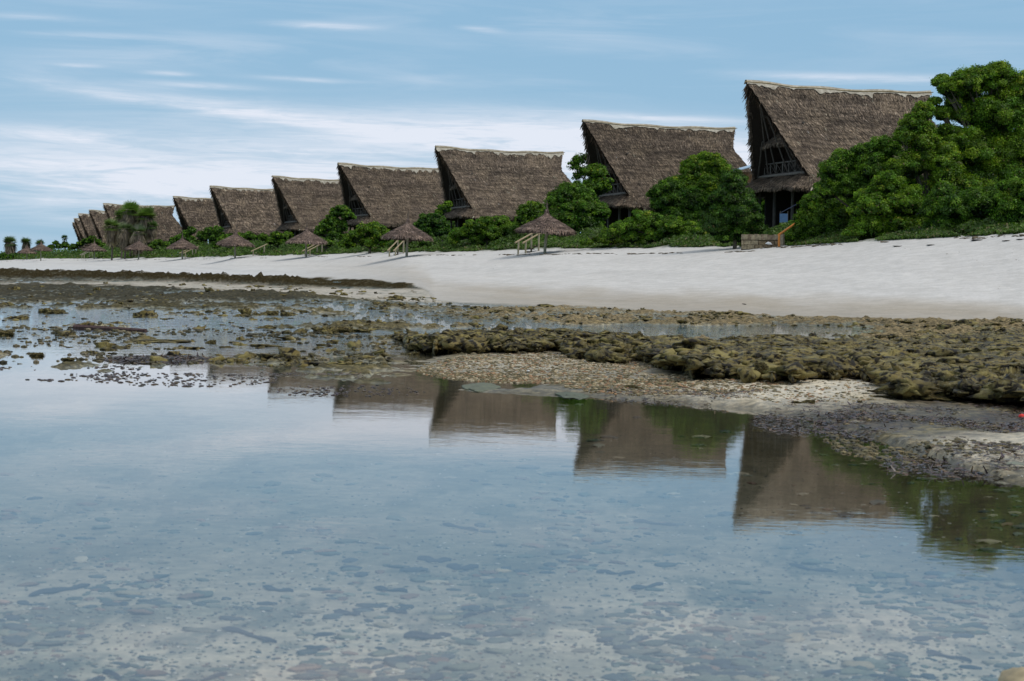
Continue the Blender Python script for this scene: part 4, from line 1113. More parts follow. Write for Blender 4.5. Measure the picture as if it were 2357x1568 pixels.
# metal roof between second and nearest hut
a = at(1688, 395, 150); b = at(1730, 383, 150)
t = thing('metal_roof_shed', 'shed with bluish metal roof glimpsed left of the nearest hut gable', 'shed', (a.x, a.y, 4.2)); h0 = a.z - 4.2; w = b.x - a.x + .6
M_METAL = flat('metal_sheet', (.35, .47, .58), .4)
q = MB(); v = [(0, 0, h0), (w, 0, h0 + .62), (w, 4, h0 + .9), (0, 4, h0 + .28)]; q.add(v + [(x, y, z - .06) for x, y, z in v], [(0, 1, 2, 3), (7, 6, 5, 4), (0, 4, 5, 1), (1, 5, 6, 2), (2, 6, 7, 3), (3, 7, 4, 0)])
obj('roof', q, M_METAL, t); q = MB(); q.box(.3, w - .2, .3, 3.6, -.5, h0 - .9, (.06, .05, .04)); obj('wall', q, M_WOOD, t)
q = MB(); q.box(.35, w - .25, .26, .29, h0 - .85, h0 + .0, (.16, .09, .045)); obj('gable_board', q, M_WOOD, t)

# ------------------------------------------------------------------ reef shelf
fx = [900, 914, 960, 1013, 1060, 1170, 1260, 1330, 1376, 1460, 1508, 1560, 1600, 1660, 1730, 1820, 1905, 2000, 2040, 2075, 2130, 2210, 2357, 2800]
fy = [777, 785, 800, 815, 810, 817, 806, 828, 836, 834, 850, 862, 870, 874, 884, 884, 880, 884, 902, 920, 922, 926, 938, 985]
wd = [.3, 1.0, 2.5, 3.0, 4.2, 4.8, 5.0, 5.5, 6, 6, 7, 8, 8.5, 9, 10.5, 11, 12, 13, 14, 17, 19, 21, 25, 34]
hts = [.05, .16, .26, .30, .30, .32, .30, .31, .30, .30, .31, .32, .32, .31, .32, .33, .33, .33, .32, .34, .35, .35, .36, .4]
nu, nv = 900, 170
sx_ = np.linspace(900, 2800, nu); Fy = np.interp(sx_, fx, fy) + (fbm(sx_ * .045, sx_ * 0, o=4, g=.6) - .5) * 26
F0 = np.array([at(x, y, 1.0) for x, y in zip(sx_, Fy)]); uu_ = F0[:, 0]; Df = (CAM_H - .03) / -(F0[:, 2] - CAM_H)
Wd = np.interp(sx_, fx, wd); Hh = np.interp(sx_, fx, hts)
vv = np.linspace(0, 1, nv)
# v: 0 back edge .. .72 lip .. .86 face .. 1 undercut
pb = np.interp(vv, [0, .68, .76, .82, .90, 1], [1, .06, .006, 0, .03, .09]); zb_ = np.interp(vv, [0, .03, .10, .50, .68, .76, .84, .92, 1], [-.3, .5, 1.0, .92, .78, .60, .30, .08, -.3])
Yb = Df[:, None] + Wd[:, None] * pb[None, :]; Xb = uu_[:, None] * Yb; Zb = Hh[:, None] * zb_[None, :]
mask = np.interp(vv, [0, .05, .70, .9, 1], [.3, 1, 1, .7, .4])[None, :] * np.clip((sx_ - 900) / 60, .15, 1)[:, None]
big = fbm(Xb * .7, Yb * .35, Zb * .5, o=3) - .5; mid = fbm(Xb * 2.3, Yb * 1.3, Zb * 3 + 4, o=4, g=.6) - .5
facew = sstep(.66, .80, vv)[None, :]
mf = fbm(Xb * 1.1, Zb * 9 + Yb * .4, Yb * .6, o=4, g=.55) - .5; mf2 = vnoise(Xb * 2.4, Zb * 13, Yb * .8) - .5
rid = 1 - np.abs(fbm(Xb * 3.4 + 3, Yb * 1.9, Zb * 4, o=3) * 2 - 1) * 2.2; fin = fbm(Xb * 11, Yb * 8, Zb * 11, o=3) - .5
pit = sstep(.62, .72, vnoise(Xb * 2.1, Yb * 1.0)) * .10
spk = np.maximum(0, vnoise(Xb * 4.3 + 8, Yb * 1.5) - .72) * .55
lipout = np.exp(-((vv - .78) / .07) ** 2)[None, :]
Zs = Zb + mask * ((big * .15 + mid * .11) * np.interp(vv, [0, .7, .8, 1], [1, 1, .35, .1])[None, :] + (np.clip(rid, 0, 1) * .03 + fin * .05 - pit * .7) * (vv < .76)[None, :] + spk * .25 * (vv < .7)[None, :])
Ys = Yb - facew * (mf * .75 + mf2 * .28 + fin * .16) - lipout * big * .6 - .14 * lipout
Xs = Xb + lipout * (fbm(Yb * 2, Zb * 5 + Xb, o=3) - .5) * .12
tilt = sstep(.25, .0, vv)[None, :] * 0
Vv_ = np.stack([Xs.ravel(), Ys.ravel(), Zs.ravel()], 1); f = grid_faces(nu, nv)
LEDGE = tag(obj('reef_ledge', mesh_np('reef_ledge', Vv_, f[:, ::-1], None, True), M_ROCK), 'long jagged olive brown coral rock ledge above the pool, undercut along its front', 'rock ledge')

# ------------------------------------------------------------------ loose rocks
def rock_mesh(seed, sub=3, rough=.45, flatz=.6, name='reef_rock'):
    import bmesh
    bm = bmesh.new(); bmesh.ops.create_icosphere(bm, subdivisions=sub, radius=1)
    V = np.array([v.co[:] for v in bm.verts]); F = np.array([[v.index for v in f.verts] for f in bm.faces]); bm.free()
    o = seed * 7.7
    k = 1 + rough * 1.6 * (fbm(V[:, 0] * 1.4 + o, V[:, 1] * 1.4, V[:, 2] * 1.4, o=4, g=.6) - .5) + rough * .5 * (fbm(V[:, 0] * 5 + o, V[:, 1] * 5, V[:, 2] * 5, o=3) - .5)
    k = k - rough * .22 * np.abs(fbm(V[:, 0] * 3.1 + o, V[:, 1] * 3.1 + 9, V[:, 2] * 3.1, o=2) * 2 - 1) ** .5; V = V * k[:, None]; V[:, 2] *= flatz; V[:, 0] *= 1 + .25 * math.sin(seed)
    return V, F


def knobs(P, S, seed, kinds=10, rough=1.7):
    r = np.random.default_rng(seed); out = []; kind = r.integers(0, kinds, len(P)); rz = r.uniform(0, 6.28, len(P))
    for q in range(kinds):
        V0, F0 = rock_mesh(seed * 3 + q, 2, rough, 1.0); k = kind == q; n = int(k.sum())
        if not n: continue
        c, s_ = np.cos(rz[k])[:, None], np.sin(rz[k])[:, None]
        X = V0[None, :, 0] * S[k, 0:1]; Y = V0[None, :, 1] * S[k, 1:2]; Z = V0[None, :, 2] * S[k, 2:3]
        W_ = np.stack([X * c - Y * s_, X * s_ + Y * c, Z], -1) + P[k][:, None, :]
        out.append((W_.reshape(-1, 3), (F0[None] + (np.arange(n) * len(V0))[:, None, None]).reshape(-1, 3), np.ones((n * len(V0), 3))))
    return joinv(out)


r = np.random.default_rng(404)
n = 2300; iu = (nu * r.random(n) ** .9).astype(int); lip = r.random(n) < .42
vq = np.where(lip, r.uniform(.64, .80, n), r.uniform(.04, .66, n) ** 1.0); iv = (vq * (nv - 1)).astype(int)
Pk = np.stack([Xs[iu, iv], Ys[iu, iv], Zs[iu, iv]], 1); hk = Hh[iu]
w = np.exp(r.normal(math.log(.058), .55, n)) * np.where(lip, 1.5, 1.0); w = np.clip(w, .02, .22)
Sk = np.stack([w * 1.25, w * 1.0, np.clip(w * r.uniform(.3, .75, n) * np.where(lip, 1, .8), .012, .09)], 1) * np.clip(hk / .3, .4, 1)[:, None]
Pk[:, 2] -= np.where(lip, .25, .1) * Sk[:, 2]; Pk[:, 1] -= np.where(lip & (vq > .7), .12, 0)
o = obj('coral_knobs', mesh_np('coral_knobs', *knobs(Pk, Sk, 5), False), M_ROCK, LEDGE); o['kind'] = 'stuff'; o.data.polygons.foreach_set('use_smooth', np.ones(len(o.data.polygons), dtype=bool))
# knobbly coral stones all over the reef flat
n = 12000; x = r.uniform(-100, 2460, n); y = 655 + 190 * r.random(n) ** .8
keep = y > c_sand(x) + 4; keep &= y < c_pool(x) - 2; keep &= ~((x > 1180) & (x < 1850) & (y > 750) & (y < 778)); keep &= ~((x > 900) & (y > np.interp(x, fx, fy) - 52)); x, y = x[keep], y[keep]
dd_ = x - CXP; B_ = np.full(len(x), .1)
gx = np.array([ray(a_, b_)[0] for a_, b_ in zip(x, y)]); gzv = np.array([ray(a_, b_)[2] for a_, b_ in zip(x, y)])
D_ = np.full(len(x), 45.)
for _ in range(30):
    zb2 = base_z(gx * D_, D_)[0]; D_ = .6 * D_ + .4 * np.clip((CAM_H - zb2) / np.maximum(.0015, -gzv), 15, 260)
X_, Y_ = gx * D_, D_
clus = fbm(X_ * .35 + 11, Y_ * .16, o=3) * .6 + .4 * fbm(X_ * 1.6, Y_ * .8, o=2)
keep = clus + r.normal(0, .05, len(X_)) > np.interp(y, [660, 700, 760, 840], [.50, .52, .54, .56]); X_, Y_ = X_[keep], Y_[keep]
X_, Y_ = X_[:3000], Y_[:3000]; n = len(X_); Zq = terrain(X_, Y_)[0]
w = np.clip(np.exp(r.normal(math.log(.045), .6, n)), .015, .26) * np.interp(Y_, [25, 60, 150], [.8, 1.0, 1.9])
Sk = np.stack([w * 1.4, w, w * r.uniform(.3, .75, n)], 1); Sk[:, 2] = np.minimum(Sk[:, 2], .13)
me = mesh_np('coral_stones', *knobs(np.stack([X_, Y_, Zq + Sk[:, 2] * .15], 1), Sk, 9), True)
tag(obj('coral_stones', me, M_ROCK), 'small knobbly olive coral stones dotted over the shallow reef flat', 'coral stones', kind='stuff')
RM = [mesh_np('reef_rock', *rock_mesh(i, 4, 1.35, .8), None, True) for i in range(8)]
for m_ in RM: m_.materials.append(M_ROCK)
ROCKS = [(110, 715, 20, 12, 'left one of two dark rocks standing side by side in the far left shallows'),
         (133, 716, 17, 11, 'right one of two dark rocks standing side by side in the far left shallows'),
         (50, 731, 14, 9, 'small pointed dark rock alone in the blue shallows at the left'),
         (16, 765, 26, 12, 'olive rock cut off by the left picture edge'),
         (565, 716, 18, 14, 'upright knobbly rock in the middle shallows, tallest there'), (560, 726, 26, 7, 'flat rock at the foot of the upright knobbly rock'),
         (592, 723, 12, 7, 'small rock just right of the upright knobbly rock'), (619, 720, 18, 10, 'humped brown rock second right of the upright knobbly rock'),
         (659, 722, 13, 9, 'small peaked rock third right of the upright knobbly rock'), (700, 716, 10, 6, 'tiny rock left of the long dark strip in the shallows'),
         (750, 758, 24, 14, 'rounded left boulder of the big brown rock group by the ledge'), (790, 757, 38, 13, 'broad main boulder of the brown rock group left of the ledge'), (835, 760, 26, 8, 'low right boulder of the brown rock group left of the ledge'),
         (610, 752, 34, 8, 'low dark rock slab in the middle shallows below the upright rock'), (672, 754, 10, 6, 'small dark rock at the right end of a low slab'),
         (486, 786, 9, 7, 'small greenish mossy rock alone in the water'), (608, 794, 30, 5, 'thin flat rock in the calm water left of centre'), (690, 789, 5, 4, 'single black pebble-like rock in calm water'),
         (374, 783, 64, 5, 'long low olive rock bar in the left shallows'), (90, 815, 18, 8, 'dark rock at the start of the weed line at the left'), (158, 826, 18, 6, 'brown green rock on the weed line near the left'), (234, 824, 12, 5, 'small rock left of the purple weed pile'),
         (892, 699, 16, 8, 'dark rock on the far reef edge below the sand, left of the others'), (1069, 705, 10, 5, 'little rock on the far reef edge below the sand'), (1101, 708, 18, 7, 'rounded rock on the far reef edge, left of the largest one'), (1164, 716, 22, 9, 'largest brown rock on the far reef edge below the sand'),
         (1329, 746, 11, 6, 'dark small rock left of the tan rubble bar'), (1551, 755, 13, 5, 'tan angular rock at the greenish lagoon'), (1124, 735, 10, 4, 'flat dark rock in wet rubble left of centre'),
         (1468, 769, 16, 13, 'dark block standing up on top of the ledge back edge'), (1023, 812, 12, 6, 'smooth round stone under the left end of the ledge'), (951, 813, 12, 6, 'brown stone left of the shingle, below the ledge tip'), (880, 816, 11, 5, 'grey stone in the water left of the ledge tip'),
         (1456, 889, 15, 9, 'dark stone at the shingle edge in front of the ledge'), (2009, 740, 12, 6, 'dark flat rock at the edge of the beach sand, left of three'), (2041, 738, 10, 5, 'dark flat rock at the edge of the beach sand, middle of three'), (2085, 740, 20, 5, 'largest dark slab at the edge of the beach sand'), (2128, 741, 10, 5, 'small dark slab right of the largest one on the sand edge'),
         (2219, 746, 13, 4, 'isolated dark slab at the sand edge near the right'), (1861, 924, 13, 8, 'dark round rock on the pale sand patch in front of the ledge'), (1832, 925, 10, 5, 'green flat rock left of the dark one on the pale sand patch'), (2032, 912, 17, 6, 'flat green rock left of the mossy slab in front of the ledge'),
         (2117, 905, 80, 16, 'broad mossy slab lying in front of the ledge at the right'), (1980, 924, 8, 5, 'small green pebble rock between sand patch and weed'), (90, 616.5, 13, 3.5, 'small brown rock alone on the far left sand'),
         (1440, 768, 10, 6, 'small nub on the ledge back edge'), (1690, 778, 16, 8, 'knob on the back of the ledge near its middle'), (1790, 774, 26, 10, 'dark lump on the back edge of the ledge'), (2060, 775, 16, 8, 'lump on the ledge back edge below the sand slabs'), (1752, 838, 12, 12, 'upright dark nub standing in the middle of the ledge')]
for i, (x, y, wx, hz, lab) in enumerate(ROCKS):
    D = 30.0
    for _ in range(25):                               # walk the ray down to the ground
        z = float(tz_at(ray(x, y + hz * .6).x * D, D)[0]); z = max(z, 0.0 if D < 60 else z)
        if 'ledge' in lab and ('top' in lab or 'back' in lab or 'middle of the ledge' in lab): z = .33
        D = .5 * D + .5 * (CAM_H - z) / max(.004, -ray(x, y + hz * .6).z)
        D = min(D, 420)
    if y < 620: D = 330
    p = at(x, y + hz * .5, D); s = D / FPX
    o = thing('reef_rock', lab, 'rock', tuple(p), i * 1.7, None, RM[i % 8]); o.rotation_euler = (0, 0, (i % 2) * math.pi + .3 * math.sin(i))
    o.scale = (wx * s, max(wx, hz) * s * .9, hz * s * 1.1)
# flat slabs awash at the pool edge
for x, y, wx, hz, lab in ((1110, 889, 58, 6, 'pale grey green slab awash at the pool edge, left one of two'), (1319, 903, 42, 6, 'pale olive slab awash at the pool edge, right one of two')):
    D = (CAM_H - .02) / -ray(x, y).z; p = at(x, y, D); s = D / FPX; V, F = rock_mesh(x, 4, .5, .5)
    me = mesh_np('reef_slab', V * np.array([wx * s, .9, .055]), F, np.full((len(V), 3), 1.0) * [.16, .165, .11], True)
    thing('reef_slab', lab, 'rock slab', (p.x, p.y, .0), 0, 'slabs awash at the pool edge', me, M_STONE)
# beige boulder in the lower right corner
p = at(2362, 1600, 5.55); V, F = rock_mesh(5, 4, .3, .6)
thing('beige_boulder', 'smooth beige boulder cut off by the lower right corner', 'boulder', (p.x + .02, p.y, .0), 0, None, mesh_np('beige_boulder', V * np.array([.13, .16, .10]), F, np.full((len(V), 3), 1.0) * [.36, .30, .2], True), M_STONE)


# ------------------------------------------------------------------ bulk stones, shingle and weed
def img_to_ground(x, y, z=0.0):
    """points of the flat at height z seen at picture position (x, y)"""
    a = x - CXP; b = y - CYP
    a, b = a * math.cos(ROLL) + b * math.sin(ROLL), -a * math.sin(ROLL) + b * math.cos(ROLL)
    d = np.stack([a * rt0[i] - b * up0[i] + FPX * fw[i] for i in range(3)], -1); d = d / d[..., 1:2]
    D = (CAM_H - z) / np.maximum(.004, -d[..., 2]); return d[..., 0] * D, D


OV, OF = rock_mesh(2, 1, .35, 1.0)
def many(P, S, rz, cols, r, V0=None, F0=None):
    V0 = OV if V0 is None else V0; F0 = OF if F0 is None else F0
    n = len(P); k = len(V0); c, s = np.cos(rz)[:, None], np.sin(rz)[:, None]
    X = V0[None, :, 0] * S[:, 0:1]; Y = V0[None, :, 1] * S[:, 1:2]; Z = V0[None, :, 2] * S[:, 2:3]
    W_ = np.stack([X * c - Y * s, X * s + Y * c, Z], -1) + P[:, None, :]
    return W_.reshape(-1, 3), (F0[None] + (np.arange(n) * k)[:, None, None]).reshape(-1, 3), np.repeat(cols, k, 0)


PAL = np.array([[.11, .13, .105], [.08, .10, .10], [.18, .19, .15], [.25, .225, .17], [.055, .07, .08], [.14, .16, .13], [.34, .30, .22], [.20, .135, .10]])
r = np.random.default_rng(31)
# pool bed: candidate stones, denser to the lower right
N0 = 5200
X = []; Y = []
while len(X) < N0:
    x = r.uniform(-150, 2500, 4000); y = 940 + (1640 - 940) * r.random(4000) ** .62
    dens_ = .16 + .75 * np.exp(-(((x - 1750) / 650) ** 2 + ((y - 1400) / 260) ** 2)) + .45 * np.exp(-(((x - 100) / 300) ** 2 + ((y - 1420) / 220) ** 2)) + .35 * (y > 1500) + .3 * (y < 1250) * (x > 1200)
    dens_ *= .10 + 1.8 * (fbm(x * .006, y * .012, o=3) > .5)
    k = (r.random(4000) < dens_) & (y > c_pool(x) + 10); X += list(x[k]); Y += list(y[k])
X = np.array(X[:N0]); Y = np.array(Y[:N0]); gx, gy = img_to_ground(X, Y, -.13)
size = np.clip(np.exp(r.normal(math.log(.018), .62, N0)), .006, .075)
gz_ = terrain(gx, gy)[0]
app = size / gy; order = np.argsort(-app); gx, gy, gz_, size = gx[order], gy[order], gz_[order], size[order]
SM = []
for i in range(14):
    V, F = rock_mesh(i + 30, 2, .95, 1.0); SM.append(mesh_np('bed_stone', V * np.array([1, .62, .15]), F, np.full((len(V), 3), 1.0) * PAL[i % 8] * 1.1, True)); SM[-1].materials.append(M_STONE)
CN = ['grey green', 'slate grey', 'pale olive', 'sandy beige', 'blue black', 'mossy grey', 'light tan', 'reddish brown']
LM = [(575, 1429, 'the longest weed blade'), (280, 1519, 'the curved weed blade'), (460, 1524, 'the hooked weed blade'), (900, 1334, 'the wavy weed strand'), (985, 1436, 'the bent weed blade'), (1065, 1284, 'the looped weed strand'), (1100, 1389, 'the tangled weed'), (1508, 1190, 'the far long weed'), (1418, 1300, 'the dark weed cluster'), (1868, 1284, 'the right middle weed'), (1468, 1446, 'the arched weed blade'), (2183, 1482, 'the right edge weed'), (2357, 1560, 'the beige corner boulder'), (640, 1330, 'the faint weed blade'), (1060, 1199, 'the far weed strand'), (60, 1345, 'the pink stone'), (1700, 1560, 'the lower right bottom edge'), (1250, 1560, 'the middle bottom edge'), (2300, 1200, 'the tree reflection'), (850, 1560, 'the lower left bottom edge')]
LAB = []
for i in range(300):
    xi, yi = proj(gx[i], gy[i], gz_[i]); j = min(range(len(LM)), key=lambda q: (LM[q][0] - xi) ** 2 + 9 * (LM[q][1] - yi) ** 2)
    ddx, ddy = xi - LM[j][0], yi - LM[j][1]
    dr = ('right of' if ddx > 0 else 'left of') if abs(ddx) > 3 * abs(ddy) else ('nearer than' if ddy > 0 else 'beyond')
    sz_ = 'large' if size[i] > .05 else 'middling' if size[i] > .032 else 'small'
    LAB.append((f'{sz_} flat {CN[(i % 14) % 8]} stone {dr} {LM[j][2]}', xi, i))
from collections import defaultdict
GR = defaultdict(list)
for l_, x_, i in LAB: GR[l_].append((x_, i))
ORD = ['leftmost one', 'second from left', 'third from left', 'fourth from left', 'fifth from left', 'sixth from left', 'seventh from left', 'eighth from left', 'ninth from left', 'tenth from left']
FIN = {}
for l_, q in GR.items():
    q.sort()
    for n_, (x_, i) in enumerate(q): FIN[i] = l_ if len(q) == 1 else f'{l_}, {ORD[min(n_, 9)]}'
for i in range(300):
    o = thing('bed_stone', FIN[i], 'stone', (gx[i], gy[i], gz_[i] + size[i] * .06), r.uniform(0, 6.28), 'flat stones on the pool bed', SM[i % 14])
    s = size[i] * 1.05; o.scale = (s, s, s)
k = slice(300, 2700); n = 2400
S = np.stack([size[k] * 1.2, size[k] * .8, size[k] * .28], 1); P = np.stack([gx[k], gy[k], gz_[k] + size[k] * .05], 1)
V, F, C = many(P, S, r.uniform(0, 6.28, n), PAL[r.integers(0, 8, n)] * r.uniform(.7, 1.3, n)[:, None], r)
tag(obj('bed_pebbles', mesh_np('bed_pebbles', V, F, C, False), M_BITS), 'small grey green pebbles strewn over the shallow pool bed', 'pebbles', kind='stuff')
# fine shell grit on the bed
n = 9000; x = r.uniform(-100, 2450, n); y = 960 + 660 * r.random(n) ** .6; k = y > c_pool(x) + 15; x, y = x[k], y[k]; n = len(x)
gx, gy = img_to_ground(x, y, -.13); gz_ = terrain(gx, gy)[0]; sz = r.uniform(.003, .009, n)
cl = np.where(r.random(n)[:, None] < .12, np.array([[.6, .58, .52]]), PAL[r.integers(0, 8, n)])
V, F, C = many(np.stack([gx, gy, gz_ + .003], 1), np.stack([sz * 1.3, sz, sz * .4], 1), r.uniform(0, 6.28, n), cl, r)
tag(obj('bed_grit', mesh_np('bed_grit', V, F, C, False), M_BITS), 'fine grit and shell fragments on the pool bed', 'grit', kind='stuff')


# shingle, weed and rubble between ledge and pool
def scatter(n, cx, cy, rx, ry, zoff, smin, smax, pal, name, label, cat, asp=(1.3, .9, .5), strand=False, zplane=.04, thr=None, mt=None, boxed=False):
    if boxed: x = cx + rx * r.uniform(-1, 1, n); y = cy + ry * r.uniform(-1, 1, n)
    else: a = r.uniform(0, 6.28, n); q = np.sqrt(r.random(n)); x = cx + rx * q * np.cos(a); y = cy + ry * q * np.sin(a)
    gx, gy = img_to_ground(x, y, zplane)
    if thr is not None: kk = fbm(gx * .9 + 31, gy * .7, o=3) + r.normal(0, .04, n) > thr; gx, gy = gx[kk], gy[kk]
    bz_ = base_z(gx, gy)[0]; sx2, sy2 = proj(gx, gy, bz_); kk = sy2 > c_sand(sx2) + 3; gx, gy = gx[kk], gy[kk]
    m = len(gx); gz = np.maximum(terrain(gx, gy)[0], -.0) + zoff
    pal = np.array(pal); s = np.clip(np.exp(r.uniform(math.log(smin), math.log(smax), m)), smin, smax)
    cols = pal[r.integers(0, len(pal), m)] * r.uniform(.7, 1.35, m)[:, None]
    if strand:
        d = unit(r, m); d[:, 2] = np.abs(d[:, 2]) * .10; d /= np.linalg.norm(d, axis=1, keepdims=True)
        nn = unit(r, m) * .5 + np.array([0, 0, 1.]); P = np.stack([gx, gy, gz + r.random(m) * .02], 1)
        V, F, C = blades(P, d, nn, s * 1.7, s * .5, cols, .5)
    else:
        V, F, C = many(np.stack([gx, gy, gz + s * .15], 1), np.stack([s * asp[0], s * asp[1], s * asp[2]], 1), r.uniform(0, 6.28, m), cols, r)
    return V, F, C


SH = [(.27, .205, .11), (.18, .14, .07), (.40, .33, .22), (.10, .085, .045), (.29, .17, .09), (.14, .12, .065)]
VP = [(.055, .030, .026), (.085, .045, .025), (.045, .026, .034), (.12, .075, .035), (.03, .022, .018)]
J = joinv([scatter(7000, 1230, 845, 270, 30, .0, .004, .026, SH, '', '', ''), scatter(3000, 1560, 885, 260, 26, .0, .006, .03, SH, '', '', ''), scatter(900, 1880, 905, 260, 28, 0, .005, .022, SH, '', '', ''), scatter(2200, 2200, 1000, 300, 60, 0, .005, .03, [SH[1], SH[3], SH[5], (.08, .075, .06)], '', '', '', thr=.44)])
tag(obj('shingle', mesh_np('shingle', *J, False), M_BITS), 'tan and brown coral shingle on the flat below the ledge', 'shingle', kind='stuff')
J = joinv([scatter(15000, 2220, 968, 330, 52, .0, .012, .038, VP, '', '', '', strand=True, thr=.41), scatter(2600, 1890, 960, 160, 32, .0, .012, .035, VP, '', '', '', strand=True, thr=.46), scatter(2200, 1620, 905, 230, 20, .0, .012, .035, VP, '', '', '', strand=True, thr=.50), scatter(1600, 2230, 1060, 200, 30, 0, .012, .04, VP, '', '', '', strand=True, thr=.5)])
tag(obj('stranded_seaweed', mesh_np('stranded_seaweed', *J), M_WEED), 'purple brown seaweed strewn over the flat at the right pool edge', 'seaweed', kind='stuff')
J = joinv([scatter(2600, 370, 829, 130, 9, .0, .02, .055, VP, '', '', '', strand=True, zplane=.0), scatter(900, 680, 868, 160, 8, .0, .015, .04, VP, '', '', '', strand=True, zplane=0., thr=.5), scatter(500, 120, 822, 160, 8, 0, .015, .04, VP, '', '', '', strand=True, zplane=0., thr=.5)])
tag(obj('floating_weed_line', mesh_np('floating_weed_line', *J), M_WEED), 'dark red weed gathered along the left edge of the pool', 'seaweed', kind='stuff')
J = joinv([scatter(700, 150, 858, 190, 20, .002, .008, .024, VP, '', '', '', (1.5, 1, .35), zplane=0., thr=.47), scatter(260, 430, 875, 220, 16, .002, .008, .022, VP, '', '', '', (1.5, 1, .35), zplane=0.), scatter(160, 800, 900, 200, 14, .002, .008, .02, VP, '', '', '', (1.5, 1, .35), zplane=0.)])
tag(obj('floating_weed_bits', mesh_np('floating_weed_bits', *J), M_WEED), 'scattered dark weed scraps floating on the calm left part of the pool', 'weed scraps', kind='stuff')
# rubble on the far reef flat
RB = [(.07, .06, .03), (.10, .085, .045), (.17, .14, .085), (.05, .045, .025)]
J = joinv([scatter(5200, 1150, 735, 1300, 32, 0, .012, .065, RB, '', '', '', (1.3, 1, .6), zplane=.1, thr=.46, boxed=True), scatter(1500, 600, 800, 700, 36, 0, .012, .05, RB, '', '', '', (1.3, 1, .6), zplane=.02, thr=.5, boxed=True)])
tag(obj('reef_rubble', mesh_np('reef_rubble', *J, False), M_BITS), 'small brown coral rubble scattered over the shallow reef flat', 'rubble', kind='stuff')

# dry weed along the strandline and specks over the beach
n = 1300; u = r.uniform(-.30, .34, n); Dc = np.interp(u, KU, KD[:, 5]); Dm = np.interp(u, KU, KD[:, 4])
line = r.random(n) < .62; f_ = np.where(line, .72 + r.normal(0, .012, n) + .05 * (fbm(u * 30, u * 0, o=3) - .5) - .42 * np.interp(u, [.1, .2], [0, 0]), r.uniform(-.4, .95, n))
f_ = np.where(line & (u > .13), .90 + r.normal(0, .015, n), f_)
gy = Dm + (Dc - Dm) * f_; gx = u * gy; kk = np.where(line, fbm(gx * .5, gy * .1 + 3, o=2) > .47, (fbm(gx * .25, gy * .12 + 9, o=3) > .54) & (r.random(n) < .9)); gx, gy, line = gx[kk], gy[kk], line[kk]; m = len(gx)
s = np.where(line, r.uniform(.03, .12, m), np.clip(np.exp(r.normal(-4.6, .5, m)), .004, .03)); gz = terrain(gx, gy)[0]
V, F, C = many(np.stack([gx, gy, gz + .01], 1), np.stack([s * 1.6, s, s * .35], 1), r.uniform(-.5, .5, m), np.tile([.10, .078, .05], (m, 1)) * r.uniform(.6, 1.8, m)[:, None], r)
tag(obj('strandline_weed', mesh_np('strandline_weed', V, F, C, False), M_BITS), 'dry dark weed scraps along the tide line high on the white beach', 'dry seaweed', kind='stuff')

# clumps of wrack on the sand at the upper right
for i, (x, y, w, lab) in enumerate([(2252, 553, 20, 'largest clump of dry dark weed high on the sand, below the right bushes'), (2318, 554, 15, 'clump of dark weed second from the right on the upper sand'), (2350, 551, 12, 'dark weed clump on the upper sand at the right picture edge'), (2145, 564, 9, 'small weed clump on the sand left of the largest one'), (2070, 567, 12, 'flat weed clump on the sand below the middle bush'), (1713, 677, 4, 'tiny curled twig standing on the open beach sand')]):
    D = 80.
    for _ in range(20): D = .5 * D + .5 * min(130, (CAM_H - float(tz_at(ray(x, y).x * D, D)[0])) / -ray(x, y).z if abs(ray(x, y).z) > 1e-4 else D) if ray(x, y).z < 0 else D
    if ray(x, y).z > 0:
        cand = np.linspace(70, 104, 200); zz = tz_at(ray(x, y).x * cand, cand); rr_ = CAM_H + ray(x, y).z * cand; D = float(cand[np.argmin(np.abs(zz - rr_))])
    p = at(x, y, D); s = D / FPX; gz = float(tz_at(p.x, p.y)[0]); V, F = rock_mesh(i + 60, 3, 1.2, .25)
    thing('weed_clump', lab, 'weed clump', (p.x, p.y, gz), 0, None, mesh_np('weed_clump', V * np.array([w * s, .35, max(.08, w * s * .35)]), F, np.full((len(V), 3), 1.) * [.06, .045, .03]), M_BITS)
# ---- weed blades and dark leaves on the pool bed
M_KELP = flat('bed_weed', (.035, .04, .05), .5)
STR = [(575, 1429, 150, 'longest dark weed blade on the pool bed, left of centre'), (280, 1519, 120, 'curved dark weed blade low in the left of the pool'), (185, 1528, 105, 'thin weed blade left of the curved one at lower left'), (460, 1524, 110, 'hooked weed blade at the lower left, right of the curved one'), (900, 1334, 80, 'thin wavy weed strand near the pool middle'), (915, 1379, 50, 'torn dark weed leaf right of the mid pool'), (800, 1386, 62, 'ragged weed leaf with a tail, below the wavy strand'), (985, 1436, 110, 'broad weed blade bent to the left near lower centre'), (1000, 1268, 80, 'wide dark leaf on the bed near the centre'), (1065, 1284, 75, 'looped weed strand right of the wide dark leaf'), (640, 1330, 80, 'faint weed blade left of the mid pool'), (1060, 1199, 90, 'weed strand far out under the cloud reflection'), (1100, 1389, 70, 'tangled weed strands near the stones at lower centre'), (1508, 1190, 95, 'long weed strand below the second hut reflection'), (1418, 1300, 90, 'cluster-like dark weed between the stones right of centre'), (1868, 1284, 90, 'weed blade under the nearest hut reflection'), (1490, 1330, 80, 'curled weed below the dark cluster right of centre'), (1468, 1446, 60, 'arched weed blade among stones at lower right of centre'), (2183, 1482, 85, 'weed strand near the right edge on pale sand'), (140, 1326, 110, 'broad slate blue leaf shape on the bed at the left')]
